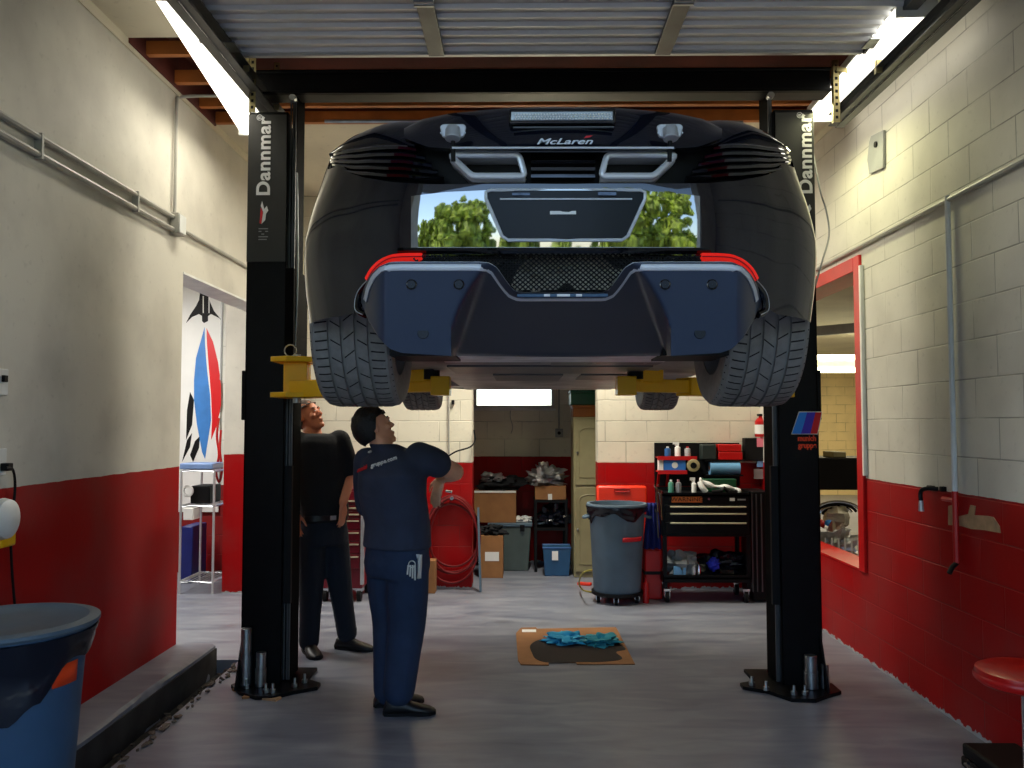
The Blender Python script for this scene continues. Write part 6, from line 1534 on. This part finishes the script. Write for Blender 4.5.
word('auto', 367.5, 453.5, 376, 450.5, .022, M['txtw'], 'collar_lettering', 1)
# ---- older man behind the left post
D2 = 5.95
def B(px, py, dd=0): return at(px, py, D2+dd)
t2 = thing('person', 'older man in black shirt and dark trousers looking up behind the left post', 'person', (B(325,600).x, D2, 0))
F = V((.66, -.75, 0)).normalized(); S = V((F.y, -F.x, 0))   # S = his right hand side (toward image left)
S = F.cross(Z).normalized()
hips = B(322, 530); chest = B(319, 468)
shL_, shR_ = B(343, 441, .07), B(294, 443, -.10)
elL_, haL_ = B(349, 478, .06), B(343, 503, -.08)
elR_, haR_ = B(287, 480, -.12), B(296, 512, -.22)
neck0, neck1 = B(313, 436), B(311, 425); hc = B(308, 416, -.01)
hf = V((.86, -.34, .36)).normalized(); hu = V((-.34, .0, .94))
knL_, knR_ = B(340, 585, .02), B(311, 590, -.06)
anL_, anR_ = B(347, 633, .05), B(309, 641, -.05)
body = MB()
torso(body, [(hips-Z*.06,.155,.115,S,F),(hips+Z*.08,.16,.13,S,F),(chest+Z*-.05,.17,.135,S,F),(chest+Z*.08,.185,.13,S,F),((shR_+shL_)/2,.17,.10,S,F),(neck0,.07,.066,S,F),(neck1,.058,.058,S,F),(hc-hu*.03,.05,.055,S,F)])
limb(body, [shL_, elL_], [.058,.046]); limb(body, [elL_, elL_.lerp(haL_,.4), haL_], [.046,.043,.029])
limb(body, [shR_, elR_], [.058,.046]); limb(body, [elR_, elR_.lerp(haR_,.4), haR_], [.046,.043,.029])
for a, k, n_ in ((hips+S*.09, knR_, anR_), (hips-S*.09, knL_, anL_)): limb(body, [a, k, n_+Z*.03], [.09,.06,.043])
hand(body, haL_, V((.0,-.10,-1)), V((-.5,.2,0)), 1, .19, .3); hand(body, haR_, V((.1,-.1,-1)), V((.5,-.2,0)), -1, .19, .3)
P, s_, f_, u_ = head(body, hc, hf, hu)
remeshed(body, 'body', M['skin2'], t2, .0075, 3)
face_bits(P, t2, M['hairg'], s_, f_, u_); hairmesh(P, t2, M['hairg'], full=1.0)
m = MB()
torso(m, [(hips+Z*.06,.182,.150,S,F),(hips+Z*.16,.188,.16,S,F),(chest-Z*.05,.196,.16,S,F),(chest+Z*.08,.205,.15,S,F),((shR_+shL_)/2+Z*.0,.19,.125,S,F),((shR_+shL_)/2+Z*.05,.13,.10,S,F),(neck0+Z*.02,.078,.074,S,F)])
limb(m, [shL_+S*.03, shL_.lerp(elL_,.5), shL_.lerp(elL_,.75)], [.084,.076,.074]); limb(m, [shR_-S*.03, shR_.lerp(elR_,.5), shR_.lerp(elR_,.75)], [.084,.076,.074])
remeshed(m, 'shirt', M['dkcl'], t2, .012, 5)
m = MB()
torso(m, [(hips+Z*.09,.172,.14,S,F),(hips,.182,.145,S,F),(hips-Z*.1,.178,.14,S,F)])
for a, k, n_ in ((hips+S*.088-Z*.02, knR_, anR_), (hips-S*.088-Z*.02, knL_, anL_)):
    limb(m, [a, a.lerp(k,.5), k, k.lerp(n_,.5), n_], [.110,.100,.086,.076,.072]); m.tube([n_+Z*.03, n_-Z*.02], [.072,.07], 14)
remeshed(m, 'trousers', M['dktr'], t2, .012, 5)
m = MB(); bl = hips+Z*.10; rg_ = [ring(bl+Z*q, .183+e, .155+e, S, F, 28, .85) for q, e in ((-.018,0),(-.018,.004),(.018,.004),(.018,0))]; m.loft(rg_, True, False); be = m.build('belt', M['shoe'], t2)
bc = bl+F*.162; MB().obox(bc, (.045,.006,.03), S).build('buckle', M['silver'], be)
for an, d in ((anL_, V((.95,-.25,0))), (anR_, V((.5,-.85,0)))):
    m = MB(); shoe(m, an, d, .30); sh = m.build('shoe', M['shoe'], t2); m = MB(); sole(m, an, d, .30); m.build('sole', M['blackm'], sh)
# ------------------------------------------------------------------ view
vs = sc.view_settings
sc.display_settings.display_device = 'sRGB'
vs.view_transform = 'Standard'; vs.look = 'None'; vs.gamma = 1; vs.exposure = EXPO; vs.use_curve_mapping = False
sc.cycles.use_denoising = True
try: sc.cycles.denoiser = 'OPENIMAGEDENOISE'
except Exception: pass
sc.cycles.max_bounces = 8; sc.cycles.diffuse_bounces = 4; sc.cycles.glossy_bounces = 4; sc.cycles.transmission_bounces = 4
sc.cycles.sample_clamp_indirect = 8; sc.cycles.caustics_reflective = False; sc.cycles.caustics_refractive = False
